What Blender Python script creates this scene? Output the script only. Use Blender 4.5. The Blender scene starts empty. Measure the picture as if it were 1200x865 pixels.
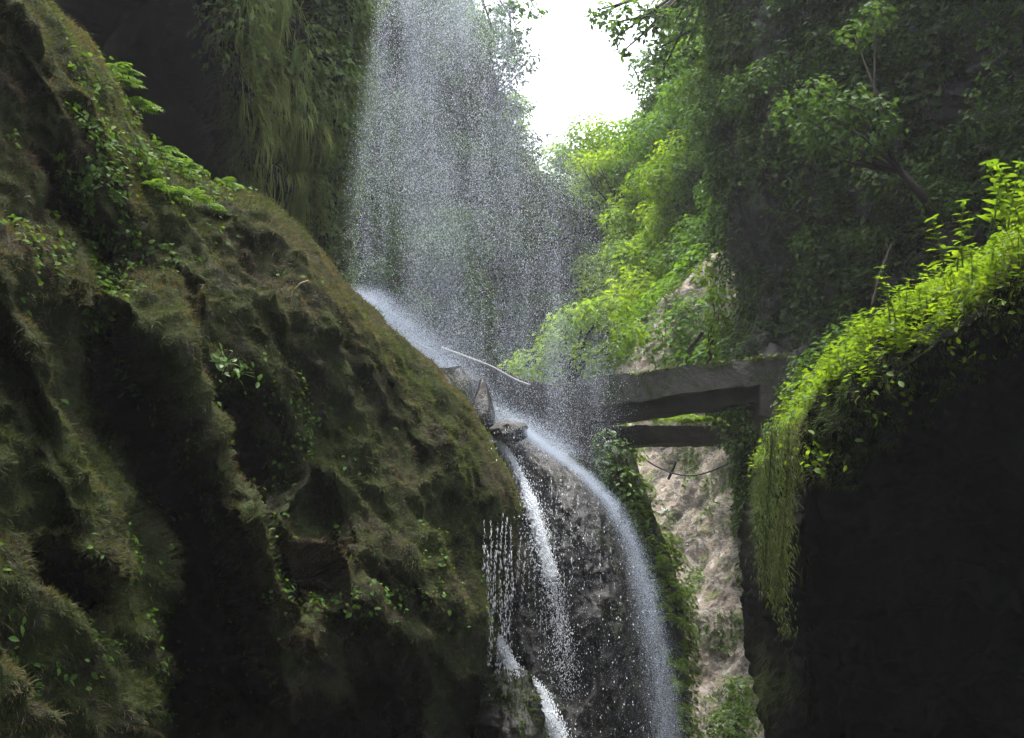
import bpy, math, random
import numpy as np
from mathutils import Vector, Matrix

random.seed(7)
RNG = np.random.default_rng(11)
R = math.radians
sc = bpy.context.scene
COL = sc.collection

# ------------------------------------------------------------------ camera
PITCH = R(10.0)
F = 1450.0
CAM = np.array([0.0, 0.0, 1.7])
cp, sp_ = math.cos(PITCH), math.sin(PITCH)
RIGHT = np.array([1.0, 0, 0]); UP = np.array([0, -sp_, cp]); FWD = np.array([0, cp, sp_])


def W(px, py, d):
    """pixel of the photograph at a distance d (metres) -> world point"""
    px, py, d = np.asarray(px, float), np.asarray(py, float), np.asarray(d, float)
    x = (px - 600.0) / F * d
    y = (432.5 - py) / F * d
    return CAM + x[..., None] * RIGHT + y[..., None] * UP + d[..., None] * FWD


def V3(px, py, d):
    return Vector(W(px, py, d).tolist())


cam = bpy.data.cameras.new('camera')
cam.sensor_width = 36.0
cam.lens = 36.0 * F / 1200.0
cam.clip_end = 2000
cam_o = bpy.data.objects.new('camera', cam)
COL.objects.link(cam_o)
cam_o.location = CAM.tolist()
cam_o.rotation_euler = (math.pi / 2 + PITCH, 0, 0)
sc.camera = cam_o

# ------------------------------------------------------------------ light
sun_dir = np.array([-0.04, -0.02, 1.0]); sun_dir /= np.linalg.norm(sun_dir)   # towards the sun
sl = bpy.data.lights.new('sun', 'SUN')
sl.energy = 1.15
sl.angle = R(14)
sl.color = (1.0, 0.95, 0.86)
so = bpy.data.objects.new('sun', sl)
COL.objects.link(so)
so.location = (0, 0, 60)
so.rotation_euler = Vector(sun_dir.tolist()).to_track_quat('Z', 'Y').to_euler()

w = bpy.data.worlds.new('World')
sc.world = w
w.use_nodes = True
nt = w.node_tree
nt.nodes.clear()
out = nt.nodes.new('ShaderNodeOutputWorld')
bg = nt.nodes.new('ShaderNodeBackground')
sky = nt.nodes.new('ShaderNodeTexSky')
sky.sky_type = 'NISHITA'
sky.sun_disc = False
sky.sun_elevation = math.asin(sun_dir[2])
sky.sun_rotation = math.atan2(sun_dir[0], sun_dir[1])
sky.air_density = 1.0
sky.dust_density = 6.0
hsv = nt.nodes.new('ShaderNodeHueSaturation')
hsv.inputs['Saturation'].default_value = 0.35
nt.links.new(sky.outputs[0], hsv.inputs['Color'])
nt.links.new(hsv.outputs[0], bg.inputs[0])
bg.inputs[1].default_value = 0.15
nt.links.new(bg.outputs[0], out.inputs[0])

vs = sc.view_settings
vs.view_transform = 'Standard'
vs.look = 'None'
vs.exposure = 2.6
vs.gamma = 1
vs.use_curve_mapping = False
sc.render.engine = 'CYCLES'
sc.cycles.max_bounces = 7
sc.cycles.diffuse_bounces = 3
sc.cycles.glossy_bounces = 2
sc.cycles.transmission_bounces = 4
sc.cycles.volume_bounces = 0
sc.cycles.transparent_max_bounces = 6
sc.cycles.sample_clamp_indirect = 4
sc.cycles.use_denoising = True

# ------------------------------------------------------------------ noise
_perm = np.random.default_rng(3).permutation(256)
_perm = np.concatenate([_perm, _perm, _perm])
_g = np.random.default_rng(5).normal(size=(256, 3))
_g /= np.linalg.norm(_g, axis=1)[:, None]


def perlin(P):
    P = np.asarray(P, float)
    i = np.floor(P).astype(np.int64)
    f = P - i
    i &= 255
    u = f * f * f * (f * (f * 6 - 15) + 10)
    r = 0
    for dx in (0, 1):
        for dy in (0, 1):
            for dz in (0, 1):
                h = _perm[_perm[_perm[(i[..., 0] + dx) & 255] + ((i[..., 1] + dy) & 255)] + ((i[..., 2] + dz) & 255)]
                g = _g[h]
                dot = g[..., 0] * (f[..., 0] - dx) + g[..., 1] * (f[..., 1] - dy) + g[..., 2] * (f[..., 2] - dz)
                wx = u[..., 0] if dx else 1 - u[..., 0]
                wy = u[..., 1] if dy else 1 - u[..., 1]
                wz = u[..., 2] if dz else 1 - u[..., 2]
                r = r + dot * wx * wy * wz
    return r * 1.5


def fbm(P, oct=4, lac=2.03, gain=0.5):
    a, r = 1.0, 0
    Q = np.array(P, float)
    for k in range(oct):
        r = r + a * perlin(Q + k * 17.3)
        Q = Q * lac
        a *= gain
    return r


def billow(P, oct=3, lac=2.1, gain=0.5):
    a, r = 1.0, 0
    Q = np.array(P, float)
    for k in range(oct):
        r = r + a * (1 - 2.2 * np.abs(perlin(Q + k * 9.7)))
        Q = Q * lac
        a *= gain
    return r


def sstep(a, b, x):
    t = np.clip((x - a) / (b - a), 0, 1)
    return t * t * (3 - 2 * t)


def poly_sdf(px, py, poly):
    """signed pixel distance, positive inside"""
    poly = np.array(poly, float)
    d2 = np.full(px.shape, 1e18)
    inside = np.zeros(px.shape, bool)
    n = len(poly)
    for k in range(n):
        a, b = poly[k], poly[(k + 1) % n]
        e = b - a
        wx, wy = px - a[0], py - a[1]
        t = np.clip((wx * e[0] + wy * e[1]) / (e @ e), 0, 1)
        d2 = np.minimum(d2, (wx - t * e[0]) ** 2 + (wy - t * e[1]) ** 2)
        if a[1] != b[1]:
            c = ((a[1] > py) != (b[1] > py)) & (px < (b[0] - a[0]) * (py - a[1]) / (b[1] - a[1]) + a[0])
            inside ^= c
    return np.where(inside, 1, -1) * np.sqrt(d2)


def line_dist(px, py, line):
    """distance to a polyline and side (+ = to the right of it walking down)"""
    line = np.array(line, float)
    best = np.full(px.shape, 1e18)
    side = np.zeros(px.shape)
    for a, b in zip(line[:-1], line[1:]):
        e = b - a
        wx, wy = px - a[0], py - a[1]
        t = np.clip((wx * e[0] + wy * e[1]) / (e @ e), 0, 1)
        dd = (wx - t * e[0]) ** 2 + (wy - t * e[1]) ** 2
        m = dd < best
        best = np.where(m, dd, best)
        side = np.where(m, np.sign(wx * e[1] - wy * e[0]), side)
    return np.sqrt(best), side


# ------------------------------------------------------------------ mesh helpers
def mesh_np(name, verts, faces, smooth=True):
    """verts (N,3); faces (M,k) with one k"""
    verts = np.asarray(verts, np.float32).reshape(-1, 3)
    faces = np.asarray(faces, np.int32)
    me = bpy.data.meshes.new(name)
    me.vertices.add(len(verts))
    me.vertices.foreach_set('co', verts.ravel())
    k = faces.shape[1]
    me.loops.add(faces.size)
    me.loops.foreach_set('vertex_index', faces.ravel())
    me.polygons.add(len(faces))
    me.polygons.foreach_set('loop_start', np.arange(0, faces.size, k, dtype=np.int32))
    me.polygons.foreach_set('use_smooth', np.full(len(faces), smooth, bool))
    me.update(calc_edges=True)
    return me


def add(name, me, mat, parent=None, loc=None):
    o = bpy.data.objects.new(name, me)
    COL.objects.link(o)
    if me is not None and mat is not None:
        if not me.materials:
            me.materials.append(mat)
    if parent is not None:
        o.parent = parent
    if loc is not None:
        o.location = loc
    return o


def tag(o, label, cat=None, group=None, kind=None):
    o['label'] = label
    if cat:
        o['category'] = cat
    if group:
        o['group'] = group
    if kind:
        o['kind'] = kind
    return o


def empty(name, loc, label, cat, group=None):
    o = bpy.data.objects.new(name, None)
    o.empty_display_size = 0.05
    COL.objects.link(o)
    o.location = loc
    return tag(o, label, cat, group)


def copy_thing(root, label, group=None):
    r = root.copy()
    COL.objects.link(r)
    r['label'] = label
    if group:
        r['group'] = group
    for ch in list(root.children):
        c = ch.copy()
        COL.objects.link(c)
        c.parent = r
        for g in ch.children:
            d = g.copy()
            COL.objects.link(d)
            d.parent = c
    return r


def norm(v):
    return v / np.maximum(np.linalg.norm(v, axis=-1, keepdims=True), 1e-9)


def frames(x, z):
    """orthonormal axes from a length direction x and an up hint z"""
    x = norm(x)
    y = norm(np.cross(z, x))
    z = np.cross(x, y)
    return x, y, z


def stamp(tv, tf, pos, X, Y, Z, scale):
    """copies of a template (tv,tf) at pos with axes; scale (N,) or (N,3)"""
    tv = np.asarray(tv, float)
    tf = np.asarray(tf, int)
    n = len(pos)
    scale = np.asarray(scale, float)
    if scale.ndim == 1:
        scale = np.repeat(scale[:, None], 3, 1)
    lv = tv[None] * scale[:, None, :]
    P = pos[:, None, :] + lv[..., 0:1] * X[:, None] + lv[..., 1:2] * Y[:, None] + lv[..., 2:3] * Z[:, None]
    Fc = tf[None] + (np.arange(n) * len(tv))[:, None, None]
    return P.reshape(-1, 3), Fc.reshape(-1, tf.shape[1])


def cat_mesh(parts):
    vs_, fs_, o = [], [], 0
    for v, f in parts:
        vs_.append(v)
        fs_.append(np.asarray(f) + o)
        o += len(v)
    return np.concatenate(vs_), np.concatenate(fs_)


LEAF = (np.array([[0, 0, 0], [.45, .28, .06], [1, 0, -.06], [.45, -.28, .06]]), np.array([[0, 2, 1], [0, 3, 2]]))
OVATE = (np.array([[0, 0, 0], [.28, .23, .05], [.62, .22, .02], [1, 0, -.12], [.62, -.22, .02], [.28, -.23, .05], [.28, 0, 0], [.62, 0, -.03]]),
         np.array([[0, 6, 1, 1], [1, 6, 7, 2], [2, 7, 3, 3], [0, 5, 6, 6], [6, 5, 4, 7], [7, 4, 3, 3]]))
# ovate as triangles
OV_T = (OVATE[0], np.array([[0, 6, 1], [1, 6, 7], [1, 7, 2], [2, 7, 3], [0, 5, 6], [6, 5, 4], [6, 4, 7], [7, 4, 3]]))
BLADE = (np.array([[0, .5, 0], [0, -.5, 0], [.55, .36, .10], [.55, -.36, .10], [1, 0, .0]]), np.array([[0, 1, 3], [0, 3, 2], [2, 3, 4]]))
OCTA = (np.array([[1, 0, 0], [-1, 0, 0], [0, 1, 0], [0, -1, 0], [0, 0, 1], [0, 0, -1]], float),
        np.array([[0, 2, 4], [2, 1, 4], [1, 3, 4], [3, 0, 4], [2, 0, 5], [1, 2, 5], [3, 1, 5], [0, 3, 5]]))
TETRA = (np.array([[1, 1, 1], [1, -1, -1], [-1, 1, -1], [-1, -1, 1]], float) * .7, np.array([[0, 1, 2], [0, 3, 1], [0, 2, 3], [1, 3, 2]]))


def tube(pts, rad, seg=6):
    """closed tapered tube through pts"""
    pts = np.asarray(pts, float)
    n = len(pts)
    rad = np.broadcast_to(np.asarray(rad, float), (n,))
    tan = norm(np.gradient(pts, axis=0))
    ref = np.array([0.31, 0.17, 0.93])
    y = norm(np.cross(ref, tan))
    z = np.cross(tan, y)
    a = np.linspace(0, 2 * np.pi, seg, endpoint=False)
    ring = pts[:, None] + rad[:, None, None] * (np.cos(a)[None, :, None] * y[:, None] + np.sin(a)[None, :, None] * z[:, None])
    v = np.concatenate([ring.reshape(-1, 3), pts[:1], pts[-1:]])
    f = []
    for i in range(n - 1):
        for k in range(seg):
            k2 = (k + 1) % seg
            p, q, r_, s = i * seg + k, i * seg + k2, (i + 1) * seg + k2, (i + 1) * seg + k
            f += [[p, q, r_], [p, r_, s]]
    for k in range(seg):
        k2 = (k + 1) % seg
        f.append([n * seg, k2, k])
        f.append([n * seg + 1, (n - 1) * seg + k, (n - 1) * seg + k2])
    return v, np.array(f)


# ------------------------------------------------------------------ materials
def new_mat(name):
    m = bpy.data.materials.new(name)
    m.use_nodes = True
    t = m.node_tree
    t.nodes.clear()
    return m, t, t.nodes.new('ShaderNodeOutputMaterial')


def nd(t, typ, **kw):
    n = t.nodes.new(typ)
    for k, v in kw.items():
        if k in n.inputs:
            n.inputs[k].default_value = v
        else:
            setattr(n, k, v)
    return n


def ramp(t, fac, stops):
    r = t.nodes.new('ShaderNodeValToRGB')
    e = r.color_ramp.elements
    e[0].position, e[0].color = stops[0][0], (*stops[0][1], 1)
    e[1].position, e[1].color = stops[-1][0], (*stops[-1][1], 1)
    for p, c in stops[1:-1]:
        x = e.new(p)
        x.color = (*c, 1)
    t.links.new(fac, r.inputs[0])
    return r.outputs[0]


def mixc(t, fac, a, b, blend='MIX'):
    m = t.nodes.new('ShaderNodeMix')
    m.data_type = 'RGBA'
    m.blend_type = blend
    for sock, v in ((m.inputs[0], fac), (m.inputs[6], a), (m.inputs[7], b)):
        if isinstance(v, (int, float)):
            sock.default_value = v
        elif isinstance(v, tuple):
            sock.default_value = (*v, 1)
        else:
            t.links.new(v, sock)
    return m.outputs[2]


def mat_rock(name, stops, scale=1.2, rough=0.6, bump=0.5, spec=0.4, moss=None, moss_amt=0.0, vor=0):
    m, t, o = new_mat(name)
    p = nd(t, 'ShaderNodeBsdfPrincipled', Roughness=rough)
    p.inputs['Specular IOR Level'].default_value = spec
    tc = nd(t, 'ShaderNodeTexCoord')
    n1 = nd(t, 'ShaderNodeTexNoise', Scale=scale, Detail=9.0, Roughness=0.62)
    n2 = nd(t, 'ShaderNodeTexNoise', Scale=scale * 9, Detail=6.0, Roughness=0.7)
    t.links.new(tc.outputs['Object'], n1.inputs['Vector'])
    t.links.new(tc.outputs['Object'], n2.inputs['Vector'])
    ad = nd(t, 'ShaderNodeMath', operation='MULTIPLY_ADD')
    t.links.new(n2.outputs[0], ad.inputs[0])
    ad.inputs[1].default_value = 0.45
    t.links.new(n1.outputs[0], ad.inputs[2])
    sb = nd(t, 'ShaderNodeMath', operation='SUBTRACT')
    t.links.new(ad.outputs[0], sb.inputs[0])
    sb.inputs[1].default_value = 0.22
    c = ramp(t, sb.outputs[0], stops)
    if moss:
        n3 = nd(t, 'ShaderNodeTexNoise', Scale=scale * 1.7, Detail=8.0, Roughness=0.7)
        mp = nd(t, 'ShaderNodeMapping')
        mp.inputs['Location'].default_value = (7, 3, 1)
        t.links.new(tc.outputs['Object'], mp.inputs[0])
        t.links.new(mp.outputs[0], n3.inputs['Vector'])
        f = ramp(t, n3.outputs[0], [(0.62 - moss_amt, (0, 0, 0)), (0.72 - moss_amt, (1, 1, 1))])
        c = mixc(t, f, c, moss)
    h = sb.outputs[0]
    if vor:
        v = nd(t, 'ShaderNodeTexVoronoi', Scale=vor)
        v.feature = 'DISTANCE_TO_EDGE'
        ns = mixc(t, 0.12, tc.outputs['Object'], n1.outputs[1])
        t.links.new(ns, v.inputs['Vector'])
        f2 = ramp(t, v.outputs[0], [(0.0, (.25, .25, .25)), (0.10, (1, 1, 1))])
        mm = nd(t, 'ShaderNodeMath', operation='MULTIPLY')
        t.links.new(f2, mm.inputs[0])
        t.links.new(sb.outputs[0], mm.inputs[1])
        h = mm.outputs[0]
    t.links.new(c, p.inputs['Base Color'])
    b = nd(t, 'ShaderNodeBump', Strength=bump, Distance=0.08)
    t.links.new(h, b.inputs['Height'])
    t.links.new(b.outputs[0], p.inputs['Normal'])
    t.links.new(p.outputs[0], o.inputs[0])
    return m


def mat_leaf(name, cols, trans=0.42, tboost=1.5, rough=0.45, spec=0.35, patch=None, pscale=0.8):
    m, t, o = new_mat(name)
    g = nd(t, 'ShaderNodeNewGeometry')
    oi = nd(t, 'ShaderNodeObjectInfo')
    a = nd(t, 'ShaderNodeMath', operation='MULTIPLY_ADD')
    t.links.new(g.outputs['Random Per Island'], a.inputs[0])
    a.inputs[1].default_value = 0.62
    a2 = nd(t, 'ShaderNodeMath', operation='MULTIPLY')
    t.links.new(oi.outputs['Random'], a2.inputs[0])
    a2.inputs[1].default_value = 0.38
    t.links.new(a2.outputs[0], a.inputs[2])
    k = len(cols)
    c = ramp(t, a.outputs[0], [(i / (k - 1), cc) for i, cc in enumerate(cols)])
    if patch:
        tc = nd(t, 'ShaderNodeTexCoord')
        n = nd(t, 'ShaderNodeTexNoise', Scale=pscale, Detail=4.0, Roughness=0.6)
        t.links.new(tc.outputs['Object'], n.inputs['Vector'])
        sh = nd(t, 'ShaderNodeMath', operation='MULTIPLY_ADD')
        t.links.new(g.outputs['Random Per Island'], sh.inputs[0])
        sh.inputs[1].default_value = 0.16
        t.links.new(n.outputs[0], sh.inputs[2])
        f = ramp(t, sh.outputs[0], [(0.54, (0, 0, 0)), (0.72, (1, 1, 1))])
        c = mixc(t, f, c, mixc(t, g.outputs['Random Per Island'], patch[0], patch[1]))
    p = nd(t, 'ShaderNodeBsdfPrincipled', Roughness=rough)
    p.inputs['Specular IOR Level'].default_value = spec
    t.links.new(c, p.inputs['Base Color'])
    tr = nd(t, 'ShaderNodeBsdfTranslucent')
    t.links.new(mixc(t, 1.0, c, (1.25 * tboost, 1.1 * tboost, 0.6 * tboost), 'MULTIPLY'), tr.inputs[0])
    ms = nd(t, 'ShaderNodeMixShader')
    ms.inputs[0].default_value = trans
    t.links.new(p.outputs[0], ms.inputs[1])
    t.links.new(tr.outputs[0], ms.inputs[2])
    t.links.new(ms.outputs[0], o.inputs[0])
    return m


M = {}
M['basalt'] = mat_rock('wet dark basalt', [(0.2, (.012, .012, .013)), (0.5, (.026, .026, .027)), (0.8, (.05, .05, .052))], 1.4, 0.5, 0.7)
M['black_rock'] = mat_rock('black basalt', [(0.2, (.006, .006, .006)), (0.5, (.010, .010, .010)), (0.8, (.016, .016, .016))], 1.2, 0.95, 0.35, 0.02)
M['left_rock'] = mat_rock('earthy basalt', [(0.2, (.010, .010, .008)), (0.5, (.018, .018, .012)), (0.8, (.04, .038, .03))], 2.6, 0.85, 0.8, 0.08, (.022, .030, .010), 0.2)
M['wet_rock'] = mat_rock('wet fall rock', [(0.2, (.007, .007, .007)), (0.5, (.013, .013, .012)), (0.8, (.028, .027, .025))], 1.8, 0.4, 0.8, 0.4, (.014, .02, .007), 0.07)
M['grey_cliff'] = mat_rock('grey cliff rock', [(0.2, (.03, .03, .03)), (0.5, (.07, .066, .062)), (0.8, (.13, .12, .11))], 0.9, 0.7, 0.8, 0.3, (.03, .05, .014), 0.08)
M['pink_rock'] = mat_rock('weathered pink grey rock', [(0.32, (.035, .033, .03)), (0.42, (.14, .128, .112)), (0.50, (.25, .23, .205)), (0.57, (.21, .165, .125)), (0.63, (.31, .29, .265)), (0.76, (.44, .43, .42))],
                          3.0, 0.85, 1.0, 0.2, (.15, .18, .06), 0.07, 0)
M['forest_floor'] = mat_rock('forest soil', [(0.2, (.02, .02, .012)), (0.5, (.035, .04, .018)), (0.8, (.06, .06, .03))], 0.5, 0.9, 0.6, 0.1)
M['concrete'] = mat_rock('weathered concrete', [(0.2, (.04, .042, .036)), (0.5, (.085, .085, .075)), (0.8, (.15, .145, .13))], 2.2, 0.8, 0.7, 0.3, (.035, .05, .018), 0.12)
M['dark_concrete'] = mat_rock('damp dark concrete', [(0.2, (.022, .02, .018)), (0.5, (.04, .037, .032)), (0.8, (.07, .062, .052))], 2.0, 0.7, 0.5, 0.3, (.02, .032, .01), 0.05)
M['bark'] = mat_rock('bark', [(0.2, (.014, .012, .010)), (0.5, (.03, .026, .021)), (0.8, (.06, .053, .045))], 5, 0.9, 0.6, 0.2)
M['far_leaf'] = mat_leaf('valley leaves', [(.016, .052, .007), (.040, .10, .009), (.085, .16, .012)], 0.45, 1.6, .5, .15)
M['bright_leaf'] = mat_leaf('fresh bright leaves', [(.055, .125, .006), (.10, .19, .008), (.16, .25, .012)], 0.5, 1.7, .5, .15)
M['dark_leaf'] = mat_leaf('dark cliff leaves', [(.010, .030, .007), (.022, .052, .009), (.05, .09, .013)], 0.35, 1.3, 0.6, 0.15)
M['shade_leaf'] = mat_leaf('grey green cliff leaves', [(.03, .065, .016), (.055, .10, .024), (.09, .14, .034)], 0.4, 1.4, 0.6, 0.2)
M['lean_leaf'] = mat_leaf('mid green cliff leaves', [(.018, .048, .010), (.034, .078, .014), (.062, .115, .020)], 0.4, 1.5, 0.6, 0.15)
M['herb_leaf'] = mat_leaf('lush herb leaves', [(.036, .080, .006), (.066, .125, .008), (.12, .18, .011)], 0.5, 1.55, .5, .15)
M['fern_leaf'] = mat_leaf('fern leaves', [(.03, .08, .010), (.055, .115, .015), (.09, .155, .025)], 0.4, 1.4)
M['bank_leaf'] = mat_leaf('bank fern leaves', [(.06, .12, .018), (.09, .165, .024), (.13, .20, .04)], 0.45, 1.6, 0.6, 0.15)
M['small_leaf'] = mat_leaf('small creeper leaves', [(.02, .05, .010), (.035, .08, .012), (.07, .12, .02)], 0.35, 1.4, 0.7, 0.12)
M['moss'] = mat_leaf('moss', [(.018, .027, .008), (.033, .045, .013), (.058, .075, .023)], 0.3, 1.3, 0.8, 0.1, ((.048, .037, .024), (.085, .066, .046)), 1.1)
M['vine_moss'] = mat_leaf('trailing moss', [(.02, .035, .008), (.035, .05, .010), (.05, .065, .014)], 0.3, 1.2, 0.8, 0.1)
M['green_moss'] = mat_leaf('green moss', [(.019, .038, .007), (.036, .064, .010), (.062, .09, .015)], 0.3, 1.3, 0.8, 0.1, ((.06, .060, .02), (.09, .09, .03)), 0.9)
M['hang_moss'] = mat_leaf('hanging grass', [(.07, .105, .022), (.10, .14, .028), (.15, .18, .045)], 0.35, 1.4, 0.7, 0.15)


def mat_plain(name, col, rough=0.6, spec=0.4, scale=8.0, var=0.25, metal=0.0):
    m, t, o = new_mat(name)
    p = nd(t, 'ShaderNodeBsdfPrincipled', Roughness=rough, Metallic=metal)
    p.inputs['Specular IOR Level'].default_value = spec
    tc = nd(t, 'ShaderNodeTexCoord')
    n = nd(t, 'ShaderNodeTexNoise', Scale=scale, Detail=5.0)
    t.links.new(tc.outputs['Object'], n.inputs['Vector'])
    c = ramp(t, n.outputs[0], [(0.3, tuple(x * (1 - var) for x in col)), (0.7, tuple(min(1, x * (1 + var)) for x in col))])
    t.links.new(c, p.inputs['Base Color'])
    t.links.new(p.outputs[0], o.inputs[0])
    return m


def mat_water(name, col=(.64, .67, .71), trans=0.45):
    m, t, o = new_mat(name)
    p = nd(t, 'ShaderNodeBsdfPrincipled', Roughness=0.25)
    p.inputs['Base Color'].default_value = (*col, 1)
    p.inputs['Specular IOR Level'].default_value = 0.6
    tr = nd(t, 'ShaderNodeBsdfTranslucent')
    tr.inputs[0].default_value = (*col, 1)
    ms = nd(t, 'ShaderNodeMixShader')
    ms.inputs[0].default_value = trans
    t.links.new(p.outputs[0], ms.inputs[1])
    t.links.new(tr.outputs[0], ms.inputs[2])
    t.links.new(ms.outputs[0], o.inputs[0])
    return m


M['drops'] = mat_water('white water drops')
M['mist'] = mat_water('fine water mist', (.58, .65, .75))
M['foam'] = mat_water('white foam', (.86, .90, .95))
M['pipe'] = mat_plain('pale plastic pipe', (.20, .21, .21), 0.4, 0.5, 20, 0.15)
M['cable'] = mat_plain('dark cable', (.02, .02, .02), 0.6, 0.3)
M['stem'] = mat_plain('green stem', (.07, .12, .02), 0.6, 0.3, 30)
M['dry'] = mat_plain('dry twig', (.22, .18, .12), 0.8, 0.2, 30)
M['stone'] = mat_rock('pale wet stone', [(0.2, (.04, .04, .042)), (0.5, (.09, .09, .095)), (0.8, (.2, .2, .21))], 6, 0.4, 0.5, 0.5)


# ------------------------------------------------------------------ cliffs
def cliff(name, y0, y1, ny, xfar, nu, edge, depth, r, Rd, nb, back, mat, disp, label, kind='structure', backdrift=10.0, cat='cliff', efade=0.35, ext=0.0):
    """a rock mass seen from px xfar to its outline edge(py); it rolls round the outline and runs on behind it"""
    ys = np.linspace(y0, y1, ny)
    ex, ey = np.array([e[0] for e in edge], float), np.array([e[1] for e in edge], float)
    e = np.interp(ys, ey, ex)
    k = max(1, int(ny / 120)) * 2 + 1
    e = np.convolve(np.pad(e, k // 2, mode='edge'), np.ones(k) / k, mode='valid')
    t = np.linspace(0, 1, nu)
    t = 0.6 * t + 0.4 * np.sin(t * np.pi / 2)
    if ext:
        t = np.concatenate([np.linspace(-ext, 0, 61)[:-1], t])
        nu = len(t)
    PX = xfar + (e[:, None] - xfar) * t[None]
    PY = np.repeat(ys[:, None], nu, 1)
    s = np.abs(e[:, None] - PX)
    roll = np.where(s < r, Rd * (1 - np.sqrt(np.clip(1 - (1 - s / r) ** 2, 0, 1))), 0)
    D = depth(PX, PY) + roll
    sg = np.sign(xfar - e)
    bx, bd = [], []
    for q in range(1, nb + 1):
        bx.append(e + sg * backdrift * q)
        bd.append(D[:, -1] + back * q / nb)
    PXa = np.concatenate([PX] + [b[:, None] for b in bx], 1)
    Da = np.concatenate([D] + [b[:, None] for b in bd], 1)
    PYa = np.repeat(ys[:, None], nu + nb, 1)
    P = W(PXa, PYa, Da)

    def normals(P):
        du = np.gradient(P, axis=1)
        dv = np.gradient(P, axis=0)
        N = norm(np.cross(du, dv))
        toc = CAM - P[:, :nu]
        if np.sum(np.sum(N[:, :nu] * toc, -1)) < 0:
            N = -N
        return N
    N = normals(P)
    dd = disp(P, PXa, PYa)
    dd = dd - np.percentile(dd, 60)
    fade = np.concatenate([efade + (1 - efade) * sstep(0, r * 1.2, s), np.full((ny, nb), efade)], 1)
    P = P + N * (dd * fade)[..., None]
    N = normals(P)
    h, wd = P.shape[:2]
    idx = np.arange(h * wd).reshape(h, wd)
    q = np.stack([idx[:-1, :-1], idx[:-1, 1:], idx[1:, 1:], idx[1:, :-1]], -1).reshape(-1, 4)
    # face winding toward the camera
    a, b, c = P[0, 0], P[0, 1], P[1, 1]
    me = mesh_np(name, P.reshape(-1, 3), q)
    o = add(name, me, mat)
    tag(o, label, None, None, kind)
    if kind is None:
        o['category'] = cat
    return dict(P=P, N=N, PX=PXa, PY=PYa, nu=nu, obj=o, sg=sg)


def scatter(cl, n, weight=None, front=True):
    P, N = cl['P'], cl['N']
    a = P[1:, :-1] - P[:-1, :-1]
    b = P[:-1, 1:] - P[:-1, :-1]
    area = np.linalg.norm(np.cross(a, b), axis=-1)
    px, py = cl['PX'][:-1, :-1], cl['PY'][:-1, :-1]
    wt = area.copy()
    wt *= ((px > -300) & (px < 1260) & (py > -60) & (py < 930))
    if weight is not None:
        wt *= np.clip(weight(px, py, N[:-1, :-1], P[:-1, :-1]), 0, None)
    wt = wt.ravel()
    if wt.sum() <= 0:
        return np.zeros((0, 3)), np.zeros((0, 3))
    ids = RNG.choice(len(wt), n, p=wt / wt.sum())
    i, j = np.divmod(ids, px.shape[1])
    u, v = RNG.random((2, n, 1))
    p = P[i, j] * (1 - u) * (1 - v) + P[i, j + 1] * u * (1 - v) + P[i + 1, j] * (1 - u) * v + P[i + 1, j + 1] * u * v
    return p, N[i, j]


def rand_unit(n):
    return norm(RNG.normal(size=(n, 3)))


DOWN = np.array([0, 0, -1.0])


HAIR = (np.array([[0, .5, 0], [0, -.5, 0], [1, 0, 0]]), np.array([[0, 1, 2]]))


def tufts(p, n, L, wd, hang=0.7, out=0.6, jit=0.5, tmpl=BLADE):
    """hair-like moss blades"""
    k = len(p)
    tdn = DOWN - np.sum(DOWN * n, -1, keepdims=True) * n
    d = tdn * hang + n * out + rand_unit(k) * jit
    X, Y, Z = frames(d, n + rand_unit(k) * 0.3)
    s = L * RNG.uniform(0.5, 1.3, k)
    return stamp(*tmpl, p - n * 0.01, X, Y, Z, np.stack([s, wd * RNG.uniform(.6, 1.3, k), s], -1))


def leaves_on(p, n, L, tmpl=LEAF, lift=0.05, up=0.35, jit=0.6, w=1.0):
    """leaves standing off a surface"""
    k = len(p)
    face = norm(n * 0.7 + np.array([0, 0, up]) + rand_unit(k) * jit)
    d = rand_unit(k) + DOWN * 0.5
    X, Y, Z = frames(d, face)
    # keep the blade in the plane facing 'face'
    X = norm(X - np.sum(X * face, -1, keepdims=True) * face)
    Y = np.cross(face, X)
    s = L * RNG.uniform(0.55, 1.3, k)
    return stamp(*tmpl, p + n * (lift * RNG.random((k, 1))), X, Y, face, np.stack([s, s * w, s], -1))


def surf(cl, px, py):
    """nearest front surface point of a cliff at a pixel"""
    nu = cl['nu']
    d2 = (cl['PX'][:, :nu] - px) ** 2 + (cl['PY'][:, :nu] - py) ** 2
    i, j = np.unravel_index(np.argmin(d2), d2.shape)
    return cl['P'][i, j], cl['N'][i, j]


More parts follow.
